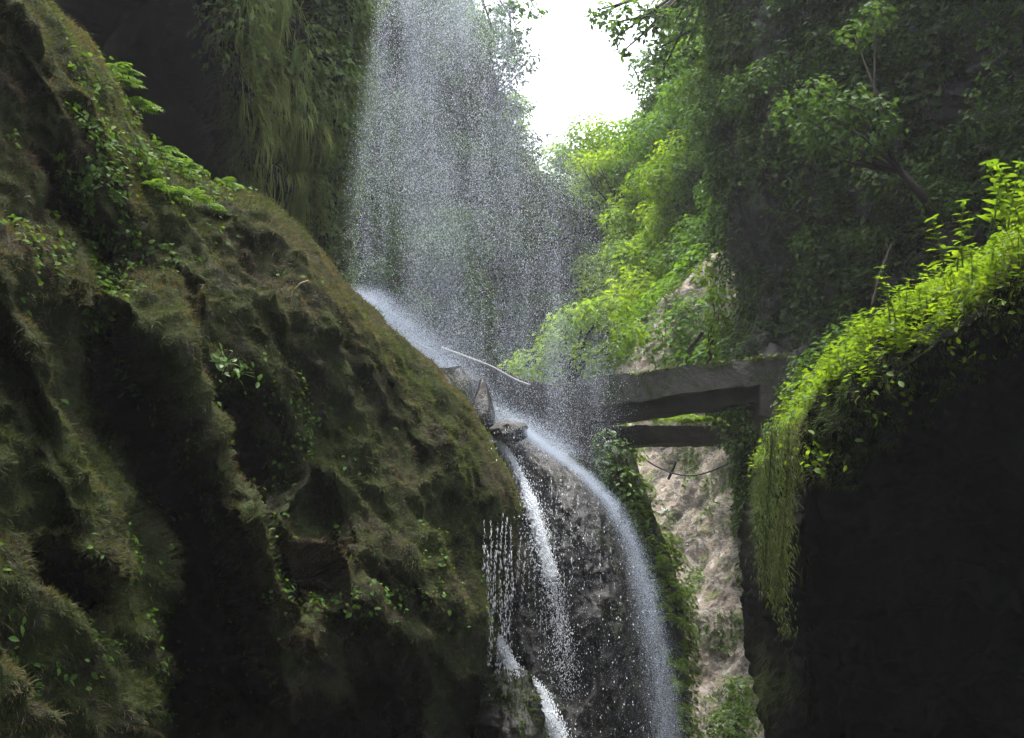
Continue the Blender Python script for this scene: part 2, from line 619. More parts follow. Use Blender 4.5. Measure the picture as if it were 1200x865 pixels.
# ---- near left cliff
H_LEFT = [(108, 385), (140, 366), (152, 420), (172, 470), (205, 555), (252, 612), (285, 690), (305, 775), (338, 830), (425, 790), (478, 800), (500, 860), (505, 930), (150, 930), (186, 770), (196, 660), (160, 570), (132, 480)]
H_RIGHT = [(228, 452), (272, 462), (300, 520), (330, 590), (335, 640), (372, 690), (348, 730), (322, 650), (292, 592), (258, 520)]
H_TOP = [(40, 165), (90, 215), (140, 300), (110, 310), (60, 260), (25, 200)]
H_LOW = [(40, 640), (110, 660), (120, 720), (70, 730), (30, 700)]
H_MID = [(205, 320), (225, 330), (235, 385), (215, 380), (200, 350)]
H_FOOT = [(520, 790), (570, 800), (590, 830), (590, 930), (490, 930)]
RIDGES = [([(30, -40), (70, 60), (120, 150), (150, 230)], 0.45, 55),
          ([(105, 335), (150, 350), (200, 410), (250, 510), (300, 610), (345, 690), (355, 740)], 0.60, 36),
          ([(235, 345), (330, 360), (385, 450), (440, 560), (480, 640), (500, 700)], 0.55, 62),
          ([(205, 250), (235, 300), (250, 350)], 0.25, 22),
          ([(300, 250), (370, 310), (450, 400), (560, 520), (600, 590)], 0.30, 50),
          ([(20, 320), (60, 430), (100, 560), (120, 640)], 0.42, 50),
          ([(240, 400), (300, 430), (335, 480), (350, 540)], 0.25, 35),
          ([(400, 370), (470, 450), (530, 560)], 0.22, 26),
          ([(390, 560), (420, 640), (425, 700)], 0.22, 30),
          ([(430, 640), (500, 690), (540, 720)], 0.25, 30),
          ([(320, 600), (385, 670), (450, 735), (520, 770)], 0.35, 40),
          ([(500, 570), (540, 660), (555, 760)], 0.25, 35)]


def d_left(px, py):
    d = 6.6 - 2.2 * (py / 865.0) + np.maximum(px, -200) * 0.0078
    for line, amp, wd in RIDGES:
        q, s = line_dist(px, py, line)
        ww = np.where(s > 0, wd * 0.7, wd)
        d = d - amp * np.exp(-(q / ww) ** 2)
    nz = 14 * np.sin(px * 0.05 + py * 0.013) + 9 * np.sin(py * 0.061 - px * 0.02)
    for poly, dep, soft in ((H_LEFT, 2.4, 30), (H_RIGHT, 1.3, 18), (H_TOP, .7, 20), (H_LOW, .6, 20), (H_MID, .6, 12), (H_FOOT, 1.2, 24)):
        d = d + dep * sstep(-soft * 0.4, soft, poly_sdf(px, py, poly) + nz * 0.4)
    return d


def disp_left(P, px, py):
    Q = P * np.array([1, 1, 0.75])
    ac, al = px * .84 - py * .55, px * .55 + py * .84
    fold = billow(np.stack([ac / 62.0, al / 330.0, 0 * px + 2.5], -1), 2)
    return 0.09 * fold + 0.085 * billow(Q * 1.5, 3) + 0.07 * fbm(Q * 0.9 + 5, 3) + 0.05 * billow(Q * 4.2 + 3, 2) + 0.03 * fbm(Q * 12, 2)


E_LEFT = [(-60, -260), (-10, -150), (30, -60), (55, 0), (100, 50), (132, 90), (165, 150), (200, 185), (250, 213), (300, 232), (345, 258), (385, 303), (402, 335), (450, 372), (500, 417),
          (545, 467), (570, 502), (598, 555), (612, 590), (608, 640), (592, 700), (580, 760), (572, 800), (566, 865), (560, 960)]
left = cliff('near_cliff', -260, 960, 420, -330, 330, E_LEFT, d_left, 55, 0.8, 14, 5.0, M['left_rock'], disp_left, 'near moss covered cliff sloping down from the upper left to the falls', ext=1.6)


def moss_w(px, py, N, P):
    hol = np.maximum(poly_sdf(px, py, H_LEFT), np.maximum(poly_sdf(px, py, H_RIGHT), poly_sdf(px, py, H_FOOT)))
    wgt = sstep(14, -14, hol)
    wgt = np.maximum(wgt, 0.03)
    up = np.clip(0.55 + N[..., 2] * 0.9, 0.06, 1.3)
    patch = 0.7 + 0.3 * sstep(-0.30, 0.05, fbm(P * 1.1 + 20, 3))
    d = np.linalg.norm(P - CAM, axis=-1)
    return wgt * up * patch * (6.0 / d) ** 0.5


p, n = scatter(left, 1350000, moss_w)
v, f = tufts(p, n, 0.030, 0.0050, 0.75, 0.75, 0.6, HAIR)
o = add('moss', mesh_np('moss', v, f, False), M['moss'])
tag(o, 'brown and olive moss covering the near left cliff', None, None, 'stuff')


p, n = scatter(left, 130000, moss_w)
v, f = tufts(p, n, 0.055, 0.0055, 0.9, 0.7, 0.7)
o = add('moss', mesh_np('moss', v, f, False), M['moss'])
tag(o, 'longer trailing strands standing out of the moss on the near left cliff', None, None, 'stuff')


def green_w(px, py, N, P):
    g = np.exp(-((px - 120) / 60) ** 2 - ((py - 620) / 160) ** 2) + 0.8 * np.exp(-((px - 240) / 90) ** 2 - ((py - 640) / 40) ** 2) * 0
    g = g + 1.1 * np.exp(-((px - 95) / 45) ** 2 - ((py - 110) / 120) ** 2)
    g = g + 0.8 * np.exp(-((px - 380) / 60) ** 2 - ((py - 690) / 60) ** 2) + 0.7 * np.exp(-((px - 560) / 60) ** 2 - ((py - 620) / 160) ** 2)
    g = g + 0.6 * np.exp(-((px - 320) / 70) ** 2 - ((py - 500) / 60) ** 2)
    g = g + 0.8 * np.exp(-((line_dist(px, py, [(200, 420), (255, 520), (305, 620), (345, 700)])[0]) / 16) ** 2)
    g = g + 0.7 * np.exp(-((line_dist(px, py, [(400, 340), (470, 420), (545, 510), (600, 590)])[0]) / 30) ** 2)
    g = g + 0.5 * np.exp(-((px - 90) / 90) ** 2 - ((py - 790) / 80) ** 2)
    return g * (0.2 + np.clip(0.5 + N[..., 2], 0, 1)) * sstep(-0.2, 0.15, fbm(P * 1.7 + 40, 3)) * sstep(12, -10, np.maximum(poly_sdf(px, py, H_LEFT), poly_sdf(px, py, H_RIGHT)))


p, n = scatter(left, 170000, green_w)
v, f = tufts(p, n, 0.036, 0.0062, 0.65, 0.85, 0.6, HAIR)
o = add('moss', mesh_np('moss', v, f, False), M['green_moss'])
tag(o, 'bright green moss patches on the near left cliff', None, None, 'stuff')


def creeper_w(px, py, N, P):
    g = 1.0 * np.exp(-((px - 80) / 90) ** 2 - ((py - 200) / 90) ** 2) + 0.9 * np.exp(-((px - 180) / 60) ** 2 - ((py - 215) / 60) ** 2)
    g = g + 0.6 * np.exp(-((px - 110) / 30) ** 2 - ((py - 320) / 60) ** 2)
    g = g + 0.20 * np.exp(-((px - 130) / 110) ** 2 - ((py - 720) / 110) ** 2) + 0.25 * np.exp(-((px - 400) / 90) ** 2 - ((py - 690) / 60) ** 2)
    g = g + 0.25 * np.exp(-((px - 330) / 60) ** 2 - ((py - 500) / 60) ** 2) + 0.006
    return g * sstep(0.05, 0.4, fbm(P * 2.6 + 70, 3))


p, n = scatter(left, 11000, creeper_w)
v, f = leaves_on(p, n, 0.038, OV_T, 0.07, 0.5, 0.6, 1.2)
o = add('creeper', mesh_np('creeper', v, f, False), M['small_leaf'])
tag(o, 'small leaved creeper growing through the moss of the near left cliff', None, None, 'stuff')

# ---- cliff behind it, with the cavern and the hanging grass
CAVE = [(112, -140), (236, -140), (250, -20), (252, 60), (286, 130), (300, 190), (322, 238), (290, 300), (180, 300), (120, 200), (60, 80)]


def d_lback(px, py):
    d = 13.6 + (px - 300) * 0.006 - 0.6 * np.exp(-((px - 285) / 35) ** 2) - 0.25 * np.exp(-((px - 350) / 22) ** 2)
    d = d + 0.0022 * (300 - py) * -1.0
    d = d + 5.0 * sstep(-6, 60, poly_sdf(px, py, CAVE))
    return d


E_LBACK = [(60, -420), (300, -220), (425, -80), (432, 0), (418, 100), (404, 200), (395, 300), (402, 350), (410, 600)]
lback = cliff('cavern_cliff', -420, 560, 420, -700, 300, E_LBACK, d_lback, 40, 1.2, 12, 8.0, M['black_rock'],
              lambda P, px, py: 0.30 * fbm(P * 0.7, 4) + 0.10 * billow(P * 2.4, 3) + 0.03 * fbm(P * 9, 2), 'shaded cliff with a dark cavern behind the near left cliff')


def lb_w(px, py, N, P):
    return sstep(8, -14, poly_sdf(px, py, CAVE)) * sstep(-0.25, 0.15, fbm(P * 1.3 + 3, 3)) * (px > 225)


p, n = scatter(lback, 42000, lambda px, py, N, P: lb_w(px, py, N, P) * (0.15 + sstep(345, 380, px + 0.16 * (200 - py)) + 0.8 * sstep(320, 295, px)))
v, f = leaves_on(p, n, 0.085, LEAF, 0.25, 0.5, 0.6, 1.1)
o = add('creeper', mesh_np('creeper', v, f, False), M['shade_leaf'])
tag(o, 'leafy creeper covering the cavern cliff beside the falling spray', None, None, 'stuff')


def hang_w(px, py, N, P):
    b = np.exp(-((px - (340 + (py - 100) * 0.09)) / 26) ** 2) + 0.5 * np.exp(-((px - 290) / 20) ** 2)
    return b * (py < 250) * sstep(-0.35, 0.0, fbm(P * np.array([4, 4, .7]) + 9, 2))


p, n = scatter(lback, 26000, hang_w)
v, f = tufts(p + n * .10, n, 0.42, 0.010, 1.0, 0.16, 0.10)
o = add('hanging_grass', mesh_np('hanging_grass', v, f, False), M['hang_moss'])
tag(o, 'long strands of grass hanging down the cavern cliff', None, None, 'stuff')

# ---- wet rock under the falls
E_FALL = [(548, 430), (566, 452), (580, 475), (620, 503), (664, 532), (694, 560), (726, 600), (750, 650), (766, 700), (780, 760), (797, 865), (806, 980)]


def d_fall(px, py):
    d = 10.9 - 0.0011 * (py - 500) - 0.35 * np.exp(-((px - 690) / 70) ** 2)
    q, _ = line_dist(px, py, [(560, 480), (600, 530), (628, 590), (650, 680), (660, 800)])
    d = d + 0.22 * np.exp(-(q / 20) ** 2)
    b = ((px - 595) / 42) ** 2 + ((py - 862) / 78) ** 2
    d = d - 1.1 * np.sqrt(np.clip(1 - b, 0, 1))
    return d


fall = cliff('waterfall_rock', 430, 980, 300, 430, 220, E_FALL, d_fall, 75, 1.3, 12, 3.0, M['wet_rock'],
             lambda P, px, py: 0.09 * fbm(P * np.array([1.6, 1.6, .7]), 4) + 0.06 * billow(P * np.array([3.2, 3.2, 1.6]), 3) + 0.02 * fbm(P * 12, 2),
             'dark wet rock face that the falls run down')
p, n = scatter(fall, 20000, lambda px, py, N, P: sstep(-.1, .3, fbm(P * 1.6 + 11, 3)) * (0.2 + sstep(640, 590, px) + 0.7 * np.exp(-((px - 600) / 40) ** 2 - ((py - 860) / 60) ** 2)))
v, f = tufts(p, n, 0.05, 0.010, 0.9, 0.5, 0.35)
o = add('moss', mesh_np('moss', v, f, False), M['green_moss'])
tag(o, 'dark wet moss clinging to the rock under the falls', None, None, 'stuff')

# ---- fern bank beside the falls
E_BANK = [(720, 480), (744, 540), (762, 585), (782, 640), (800, 700), (807, 760), (809, 865), (812, 980)]
bank = cliff('fern_bank', 490, 980, 160, 600, 90, E_BANK, lambda px, py: 13.6 + 0.0055 * (700 - py) + 0 * px, 40, .8, 8, 2.5, M['basalt'],
             lambda P, px, py: 0.15 * fbm(P * 1.2, 4) + 0.04 * fbm(P * 7, 2), 'shaded steep bank between the falls and the pale rock wall')

p, n = scatter(bank, 20000, lambda px, py, N, P: sstep(-.4, .1, fbm(P * 1.4 + 17, 3)))
v, f = leaves_on(p, n, 0.075, LEAF, 0.16, 0.7, 0.6, .8)
o = add('undergrowth', mesh_np('undergrowth', v, f, False), M['bank_leaf'])
tag(o, 'low green undergrowth on the steep bank right of the falling water', None, None, 'stuff')

# ---- pale rock wall under and behind the bridge
E_WALL = [(835, 296), (800, 330), (768, 352), (742, 385), (722, 430), (700, 560), (700, 980)]


def d_wall(px, py):
    d = 19.0 + (px - 800) * -0.010 + (py - 600) * -0.0095
    q, s = line_dist(px, py, [(880, 520), (850, 640), (800, 760), (790, 870)])
    d = d - 0.5 * np.exp(-(q / 40) ** 2)
    return d


wall = cliff('pale_rock_wall', 300, 980, 350, 960, 170, E_WALL, d_wall, 20, 1.0, 8, 4.0, M['pink_rock'],
             lambda P, px, py: 0.22 * fbm(P * .7, 3) + 0.05 * np.abs(fbm(P * np.array([2.2, 2.2, 1.1]) + 3, 5, gain=.62)) + 0.022 * fbm(P * 8, 4, gain=.75), 'pale pinkish grey rock wall below and behind the bridge')
p, n = scatter(wall, 15000, lambda px, py, N, P: sstep(.02, .40, fbm(P * 1.5 + 31, 4)) * (.4 + np.clip(N[..., 2], 0, 1)) + 1.2 * sstep(12, -10, np.hypot((px - 862) / 1.0, (py - 850) / 1.8) - 26) + .5 * np.exp(-((px - 868) / 16) ** 2 - ((py - 610) / 45) ** 2))
v, f = tufts(p, n, 0.10, 0.022, 0.5, 0.8, 0.6)
o = add('grass', mesh_np('grass', v, f, False), M['fern_leaf'])
tag(o, 'tufts of grass and small herbs growing in the pale rock wall', None, None, 'stuff')

p, n = scatter(wall, 1500, lambda px, py, N, P: sstep(26, 4, np.abs(px - np.interp(py, [296, 330, 352, 385, 430], [835, 800, 768, 742, 722])) * .7 + 14 * fbm(P * 1.2 + 5, 2)) * (py < 420) + .12 * np.exp(-((px - 770) / 25) ** 2 - ((py - 400) / 20) ** 2))
v, f = leaves_on(p, n, 0.14, LEAF, 0.3, 0.6, 0.6, 1.0)
o = add('undergrowth', mesh_np('undergrowth', v, f, False), M['far_leaf'])
tag(o, 'leafy undergrowth hanging over the top of the pale rock wall', None, None, 'stuff')

# ---- far valley side, right
E_VAL = [(880, -500), (850, -120), (840, -40), (826, 40), (806, 90), (772, 130), (735, 168), (702, 200), (670, 235), (645, 310), (630, 420), (620, 620)]


def d_val(px, py):
    return 22.0 + np.clip(870 - px, 0, 300) * 0.075 + (420 - py) * 0.012


val = cliff('valley_side', -500, 560, 160, 1050, 90, E_VAL, d_val, 30, 3.0, 10, 14.0, M['forest_floor'],
            lambda P, px, py: 0.8 * fbm(P * .25, 3) + .3 * fbm(P * 1.1, 3), 'steep wooded valley side beyond the bridge', backdrift=6)
# ---- far valley side, left (behind the spray)
E_VALL = [(300, -300), (400, -160), (480, -70), (545, -20), (565, 40), (582, 100), (596, 150), (625, 190), (670, 225), (720, 300), (740, 420), (745, 560)]


def d_vall(px, py):
    return 21.0 + np.clip(px - 400, -300, 400) * 0.045 + (420 - py) * 0.008


vall = cliff('valley_side', -300, 560, 160, 180, 90, E_VALL, d_vall, 30, 3.0, 10, 14.0, M['forest_floor'],
             lambda P, px, py: 0.8 * fbm(P * .25, 3) + .3 * fbm(P * 1.1, 3), 'steep wooded valley side behind the falling spray', backdrift=6)

# ---- right-hand cliff with trees
E_RC = [(1150, -300), (960, -200), (860, -110), (846, 0), (850, 100), (852, 200), (852, 280), (862, 340), (858, 420), (866, 470), (880, 520), (884, 560), (884, 760)]


def d_rc(px, py):
    d = 15.6 - (px - 860) * 0.011 + 0.0012 * (200 - py) * -1
    d = d + 0.8 * sstep(0, 40, poly_sdf(px, py, [(850, 260), (940, 230), (985, 330), (930, 430), (850, 430)]))
    d = d + 0.5 * np.exp(-((px - 852 - 20) / 14) ** 2) * (py > 330)
    return d


rc = cliff('wooded_cliff', -300, 760, 420, 1700, 260, E_RC, d_rc, 60, 2.2, 12, 7.0, M['basalt'],
           lambda P, px, py: 0.45 * fbm(P * .55, 4) + 0.20 * billow(P * 1.8, 4) + 0.06 * fbm(P * 7, 3), 'dark wooded cliff rising behind the bridge on the right')


def rc_w(px, py, N, P):
    low = sstep(8, -30, poly_sdf(px, py, [(850, 240), (935, 215), (1000, 320), (930, 440), (848, 440)]))
    return (0.28 + low) * sstep(-0.35, 0.15, fbm(P * .9 + 13, 3)) * (0.5 + 0.7 * np.clip(N[..., 2], -0.3, 1))


p, n = scatter(rc, 160000, rc_w)
v, f = leaves_on(p, n, 0.088, LEAF, 0.35, 0.6, 0.6, 1.0)
o = add('creeper', mesh_np('creeper', v, f, False), M['dark_leaf'])
tag(o, 'dense dark creeper and undergrowth covering the wooded cliff', None, None, 'stuff')

# ---- near right rock
E_RR = [(1420, 95), (1330, 175), (1260, 240), (1195, 298), (1130, 345), (1074, 384), (1014, 423), (964, 461), (938, 497), (922, 540), (914, 570), (898, 600), (892, 650), (893, 700), (896, 740), (906, 800), (920, 865), (932, 990)]


def d_rr(px, py):
    d = 6.1 + 0.0036 * (py - 380) + 0.0012 * np.clip(1200 - px, 0, 400)
    d = d + 1.6 * sstep(945, 890, px) * sstep(520, 600, py)
    d = d + 0.12 * np.exp(-((px - 960) / 14) ** 2) * (py > 520)
    return d


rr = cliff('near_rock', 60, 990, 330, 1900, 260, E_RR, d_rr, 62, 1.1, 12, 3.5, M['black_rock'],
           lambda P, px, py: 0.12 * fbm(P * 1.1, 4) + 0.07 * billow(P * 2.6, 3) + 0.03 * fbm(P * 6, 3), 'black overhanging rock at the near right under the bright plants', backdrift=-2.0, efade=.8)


def rim(px, py, N, P, a=0, b=70):
    q, s = line_dist(px, py, [(x, y) for x, y in E_RR[:11]])
    return ((q > a) & (q < b)).astype(float)


p, n = scatter(rr, 130000, lambda px, py, N, P: rim(px, py, N, P, 0, 92 + 22 * fbm(P * 3, 3)) * (py < 570) * (.35 + sstep(-.5, -.1, fbm(P * 3 + 2, 3))))
v, f = tufts(p, n, 0.045, 0.007, 0.8, 0.6, 0.6)
o = add('moss', mesh_np('moss', v, f, False), M['green_moss'])
tag(o, 'mossy crust along the upper rim of the black overhanging rock', None, None, 'stuff')

p, n = scatter(rr, 17000, lambda px, py, N, P: np.exp(-((px - 915 - 8 * np.sin(py * .03)) / 15) ** 2) * sstep(500, 540, py) * sstep(690, 600, py) * sstep(-.3, .1, fbm(P * np.array([5, 5, 1]) + 2, 2)))
v, f = tufts(p + n * .03, n, 0.11, 0.0045, 1.0, 0.3, 0.3)
o = add('moss', mesh_np('moss', v, f, False), M['vine_moss'])
tag(o, 'curtain of hanging moss on the edge of the black overhanging rock', None, None, 'stuff')
p, n = scatter(rr, 1100, lambda px, py, N, P: np.exp(-((px - 915) / 24) ** 2 - ((py - 800) / 34) ** 2))
v, f = tufts(p + n * .02, n, 0.16, 0.005, 1.0, 0.3, 0.35)
o = add('dry_grass', mesh_np('dry_grass', v, f, False), M['vine_moss'])
tag(o, 'dull dry grass hanging low on the black rock', None, None, 'stuff')

# ---- ground and an unseen wall added behind the viewpoint to block sky light
g = np.linspace(-1, 1, 121)
gx, gy = np.meshgrid(np.sign(g) * np.abs(g) ** 2.2 * 300, np.sign(g) * np.abs(g) ** 2.2 * 300)
gz = -0.4 + 0.25 * fbm(np.stack([gx * .4, gy * .4, gx * 0], -1), 4) + np.clip(gy - 14, 0, 400) * 0.05
idx = np.arange(121 * 121).reshape(121, 121)
q = np.stack([idx[:-1, :-1], idx[:-1, 1:], idx[1:, 1:], idx[1:, :-1]], -1).reshape(-1, 4)
o = add('ground', mesh_np('ground', np.stack([gx, gy, gz], -1).reshape(-1, 3), q), M['basalt'])
tag(o, 'dark rocky stream bed at the bottom of the ravine', None, None, 'structure')

th = np.linspace(R(35), R(200), 150)
zz = np.linspace(-1.5, 16, 90)
T, Z = np.meshgrid(th, zz)
rad = 8.2 - (0.10 + 0.26 * np.clip(np.sin(T), 0, 1)) * np.clip(Z, 0, 20)  # leans in overhead so that light enters only from the front
P = np.stack([np.cos(T) * rad, -np.sin(T) * rad * 0.8 + 2.5, Z], -1)
P = P + np.stack([np.cos(T), -np.sin(T), 0 * T], -1) * (0.7 * fbm(P * .45, 4))[..., None]
idx = np.arange(T.size).reshape(T.shape)
q = np.stack([idx[:-1, :-1], idx[:-1, 1:], idx[1:, 1:], idx[1:, :-1]], -1).reshape(-1, 4)
o = add('unseen_shade_wall', mesh_np('unseen_shade_wall', P.reshape(-1, 3), q), M['black_rock'])
tag(o, 'unseen ravine wall added behind the viewpoint to keep light out', None, None, 'structure')


# ------------------------------------------------------------------ concrete
def slab(px0, px1, top0, top1, bot0, bot1, d0, d1, thick, n=26, jag=0.02, seed=0):
    """a long block whose front face spans px0..px1; returns tri mesh with worn edges"""
    t = np.linspace(0, 1, n)
    px = px0 + (px1 - px0) * t
    d = d0 + (d1 - d0) * t
    A = W(px, top0 + (top1 - top0) * t, d)
    B = W(px, bot0 + (bot1 - bot0) * t, d)
    back = np.array([0.02, thick, 0])
    ring = []
    m = 6
    for k in range(m + 1):
        ring.append(A + (B - A) * (k / m))
    bv = np.array([0, 0, 0])
    for k in range(m + 1):
        ring.append(B + back + (A - B) * (k / m))
    V = np.stack(ring, 1)                      # n, 2m+2, 3
    nn = fbm(V * 2.2 + seed, 4)[..., None] * jag + fbm(V * 9 + seed, 2)[..., None] * jag * .5
    V = V + nn * np.array([0.2, -0.6, 0.8])
    r_ = V.shape[1]
    ix = np.arange(n * r_).reshape(n, r_)
    fs = []
    for k in range(r_):
        k2 = (k + 1) % r_
        fs.append(np.stack([ix[:-1, k], ix[1:, k], ix[1:, k2], ix[:-1, k2]], -1))
    fs = np.concatenate(fs)
    Vf = V.reshape(-1, 3)
    tri = np.concatenate([fs[:, [0, 1, 2]], fs[:, [0, 2, 3]]])
    caps = []
    for e, fl in ((0, 1), (n - 1, -1)):
        for k in range(1, r_ - 1):
            c = [ix[e, 0], ix[e, k], ix[e, k + 1]]
            caps.append(c[::fl])
    return Vf, np.concatenate([tri, np.array(caps)])


def slab_obj(name, mat, parent, *a, **k):
    v, f = slab(*a, **k)
    me = mesh_np(name, v, f, False)
    return add(name, me, mat, parent)


def flat_parent(o, root):
    o.parent = root
    o.matrix_parent_inverse = Matrix.Translation(-root.location)


def part(name, mat, root, v, f, smooth=False):
    o = add(name, mesh_np(name, np.asarray(v) - np.array(root.location), f, smooth), mat, root)
    return o


br = empty('footbridge', V3(800, 500, 13.2), 'weathered concrete footbridge beam crossing the ravine between the falls and the wooded cliff', 'bridge')
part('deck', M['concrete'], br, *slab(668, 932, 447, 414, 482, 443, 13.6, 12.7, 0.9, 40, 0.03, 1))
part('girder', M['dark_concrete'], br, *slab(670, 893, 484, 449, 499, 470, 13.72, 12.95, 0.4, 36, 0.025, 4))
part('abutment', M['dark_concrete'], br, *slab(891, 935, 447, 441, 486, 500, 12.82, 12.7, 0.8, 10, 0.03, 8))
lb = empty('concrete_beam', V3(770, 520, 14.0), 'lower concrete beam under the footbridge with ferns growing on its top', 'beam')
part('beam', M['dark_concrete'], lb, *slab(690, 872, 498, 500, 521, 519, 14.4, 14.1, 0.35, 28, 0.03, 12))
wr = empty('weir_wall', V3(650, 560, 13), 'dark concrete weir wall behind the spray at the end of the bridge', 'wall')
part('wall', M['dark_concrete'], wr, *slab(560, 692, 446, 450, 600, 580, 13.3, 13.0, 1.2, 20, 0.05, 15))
# sloping channel that brings the water to the ledge
ch = empty('water_channel', V3(560, 430, 13.2), 'dark stone channel sloping down to the weir behind the spray', 'channel')
part('channel_wall', M['basalt'], ch, *slab(430, 625, 362, 449, 470, 560, 13.5, 13.1, 0.9, 24, 0.06, 21))


def deck_moss():
    k = 2600
    t = RNG.random(k) ** .8
    p = W(690 + 235 * t, 445.5 - 29 * t, 13.55 - .85 * t) + np.stack([0 * t, RNG.random(k) * .22, -.01 + 0 * t], -1)
    edge = RNG.random(k) < .5
    p[edge] -= np.array([0, .03, 0])
    keep = fbm(p * np.array([3., 3., 1.]), 2) > -.1
    p = p[keep]
    n = norm(np.tile([0, -.5, 1.0], (len(p), 1)))
    v, f = tufts(p, n, .05, .009, .5, .8, .7)
    v2, f2 = leaves_on(p[::6], n[::6], .06, LEAF, .06)
    v, f = cat_mesh([(v, f), (v2, f2)])
    o = add('moss', mesh_np('moss', v, f, False), M['green_moss'])
    tag(o, 'moss and small weeds along the top edge of the footbridge', None, None, 'stuff')


deck_moss()


def pipe(name, px, rad, mat, label, cat, group=None, seg=6, n=30):
    px = np.array(px, float)
    t = np.linspace(0, 1, len(px))
    tt = np.linspace(0, 1, n)
    c = np.stack([np.interp(tt, t, px[:, k]) for k in range(3)], -1)
    k5 = np.ones(5) / 5
    c = np.stack([np.convolve(np.pad(c[:, k], 2, mode='edge'), k5, mode='valid') for k in range(3)], -1)
    v, f = tube(W(c[:, 0], c[:, 1], c[:, 2]), rad, seg)
    o = add(name, mesh_np(name, v, f, True), mat)
    return tag(o, label, cat, group)


pipe('water_pipe', [(515, 407, 12.9), (540, 416, 12.9), (575, 429, 12.9), (605, 446, 12.9), (622, 452, 12.9)], 0.014, M['pipe'], 'thin pale pipe running along the top of the channel behind the spray', 'pipe')
pipe('pipe_scrap', [(487, 400, 12.7), (497, 406, 12.7), (512, 413, 12.7)], 0.012, M['pipe'], 'short pale piece of pipe lying higher up the channel', 'pipe')
pipe('cable', [(748, 532, 17.6), (765, 545, 17.6), (790, 556, 17.6), (815, 558, 17.5), (840, 550, 17.4), (868, 536, 17.3)], 0.011, M['cable'], 'dark cable sagging in front of the pale rock wall', 'cable')
pipe('branch', [(783, 562, 18.0), (789, 549, 17.9), (792, 541, 17.9)], 0.02, M['bark'], 'short dead branch stuck in the pale rock wall', 'branch')
pipe('twig', [(342, 356, 7.2), (345, 340, 7.1), (352, 332, 7.1), (362, 329, 7.1)], 0.005, M['dry'], 'pale bent twig growing out of the left cliff', 'twig')
pipe('handrail', [(938, 417, 12.4), (960, 409, 12.2), (985, 400, 12.0)], 0.015, M['bark'], 'thin dark pole leading up from the right end of the bridge', 'pole')
pipe('branch', [(1022, 360, 9.6), (1032, 320, 9.6), (1046, 285, 9.6)], 0.014, M['bark'], 'bare thin stick leaning behind the bright plants', 'branch')
pipe('branch', [(806, 413, 19.0), (812, 404, 18.9), (824, 388, 18.8)], 0.035, M['bark'], 'dead stump leaning on the pale rock wall above the bridge', 'branch')


def rock_obj(name, px, py, d, sx, sy, sz, mat, label, seed=0, pointed=0.0, cat='rock', group=None):
    nu_, nv_ = 26, 18
    u = np.linspace(0, 2 * np.pi, nu_, endpoint=False)
    vv = np.linspace(-np.pi / 2, np.pi / 2, nv_)
    U, Vv = np.meshgrid(u, vv)
    S = np.stack([np.cos(Vv) * np.cos(U), np.cos(Vv) * np.sin(U), np.sin(Vv)], -1)
    tap = 1 - pointed * (S[..., 2] * .5 + .5)
    S = S * (1 + 0.28 * fbm(S * 1.3 + seed, 4))[..., None]
    S[..., 0] *= sx * tap
    S[..., 1] *= sy * tap
    S[..., 2] *= sz
    c = W(px, py, d)
    P = S.reshape(-1, 3)
    ix = np.arange(nu_ * nv_).reshape(nv_, nu_)
    q = np.stack([ix[:-1], np.roll(ix[:-1], -1, 1), np.roll(ix[1:], -1, 1), ix[1:]], -1).reshape(-1, 4)
    o = add(name, mesh_np(name, P, q), mat, None, c.tolist())
    return tag(o, label, cat, group)


rock_obj('pointed_rock', 566, 478, 11.3, 0.13, 0.14, 0.26, M['wet_rock'], 'pointed wet rock standing at the top of the falls', 3, 0.55)
rock_obj('boulder', 596, 506, 11.0, 0.17, 0.16, 0.10, M['wet_rock'], 'rounded wet boulder just below the pointed rock', 9)


# ------------------------------------------------------------------ trees and plants
def crown_leaves(centers, radii, per, L, flat=0.7, tmpl=LEAF, droop=0.35):
    C, N_, K = [], [], []
    for c, r_ in zip(centers, radii):
        k = int(per * (r_ ** 2))
        u = rand_unit(k)
        rr_ = r_ * RNG.uniform(0.35, 1.0, (k, 1)) ** 0.6
        q = u * rr_ * np.array([1, 1, flat])
        C.append(np.asarray(c) + q)
        N_.append(norm(u * 0.8 + np.array([0, 0, 0.7]) + rand_unit(k) * 0.45))
    p, n = np.concatenate(C), np.concatenate(N_)
    k = len(p)
    d = rand_unit(k) + DOWN * droop
    X = norm(d - np.sum(d * n, -1, keepdims=True) * n)
    Y = np.cross(n, X)
    s = L * RNG.uniform(0.6, 1.3, k)
    return stamp(*tmpl, p, X, Y, n, s)


def limbs(base, centers, r0, bend=0.25):
    parts = []
    base = np.asarray(base, float)
    cs = np.asarray(centers, float)
    top = cs.mean(0)
    fork = base + (top - base) * 0.45
    parts.append(tube(np.stack([base, base * .6 + fork * .4 + RNG.normal(size=3) * .04, fork, fork + (top - fork) * .5]), np.array([1, .85, .7, .4]) * r0, 7))
    for c in cs:
        a = base + (fork - base) * RNG.uniform(.6, 1.0)
        mid = (a + c) / 2 + RNG.normal(size=3) * np.linalg.norm(c - a) * 0.09
        parts.append(tube(np.stack([a, mid, c]), np.array([.5, .33, .1]) * r0, 5))
    return cat_mesh(parts)


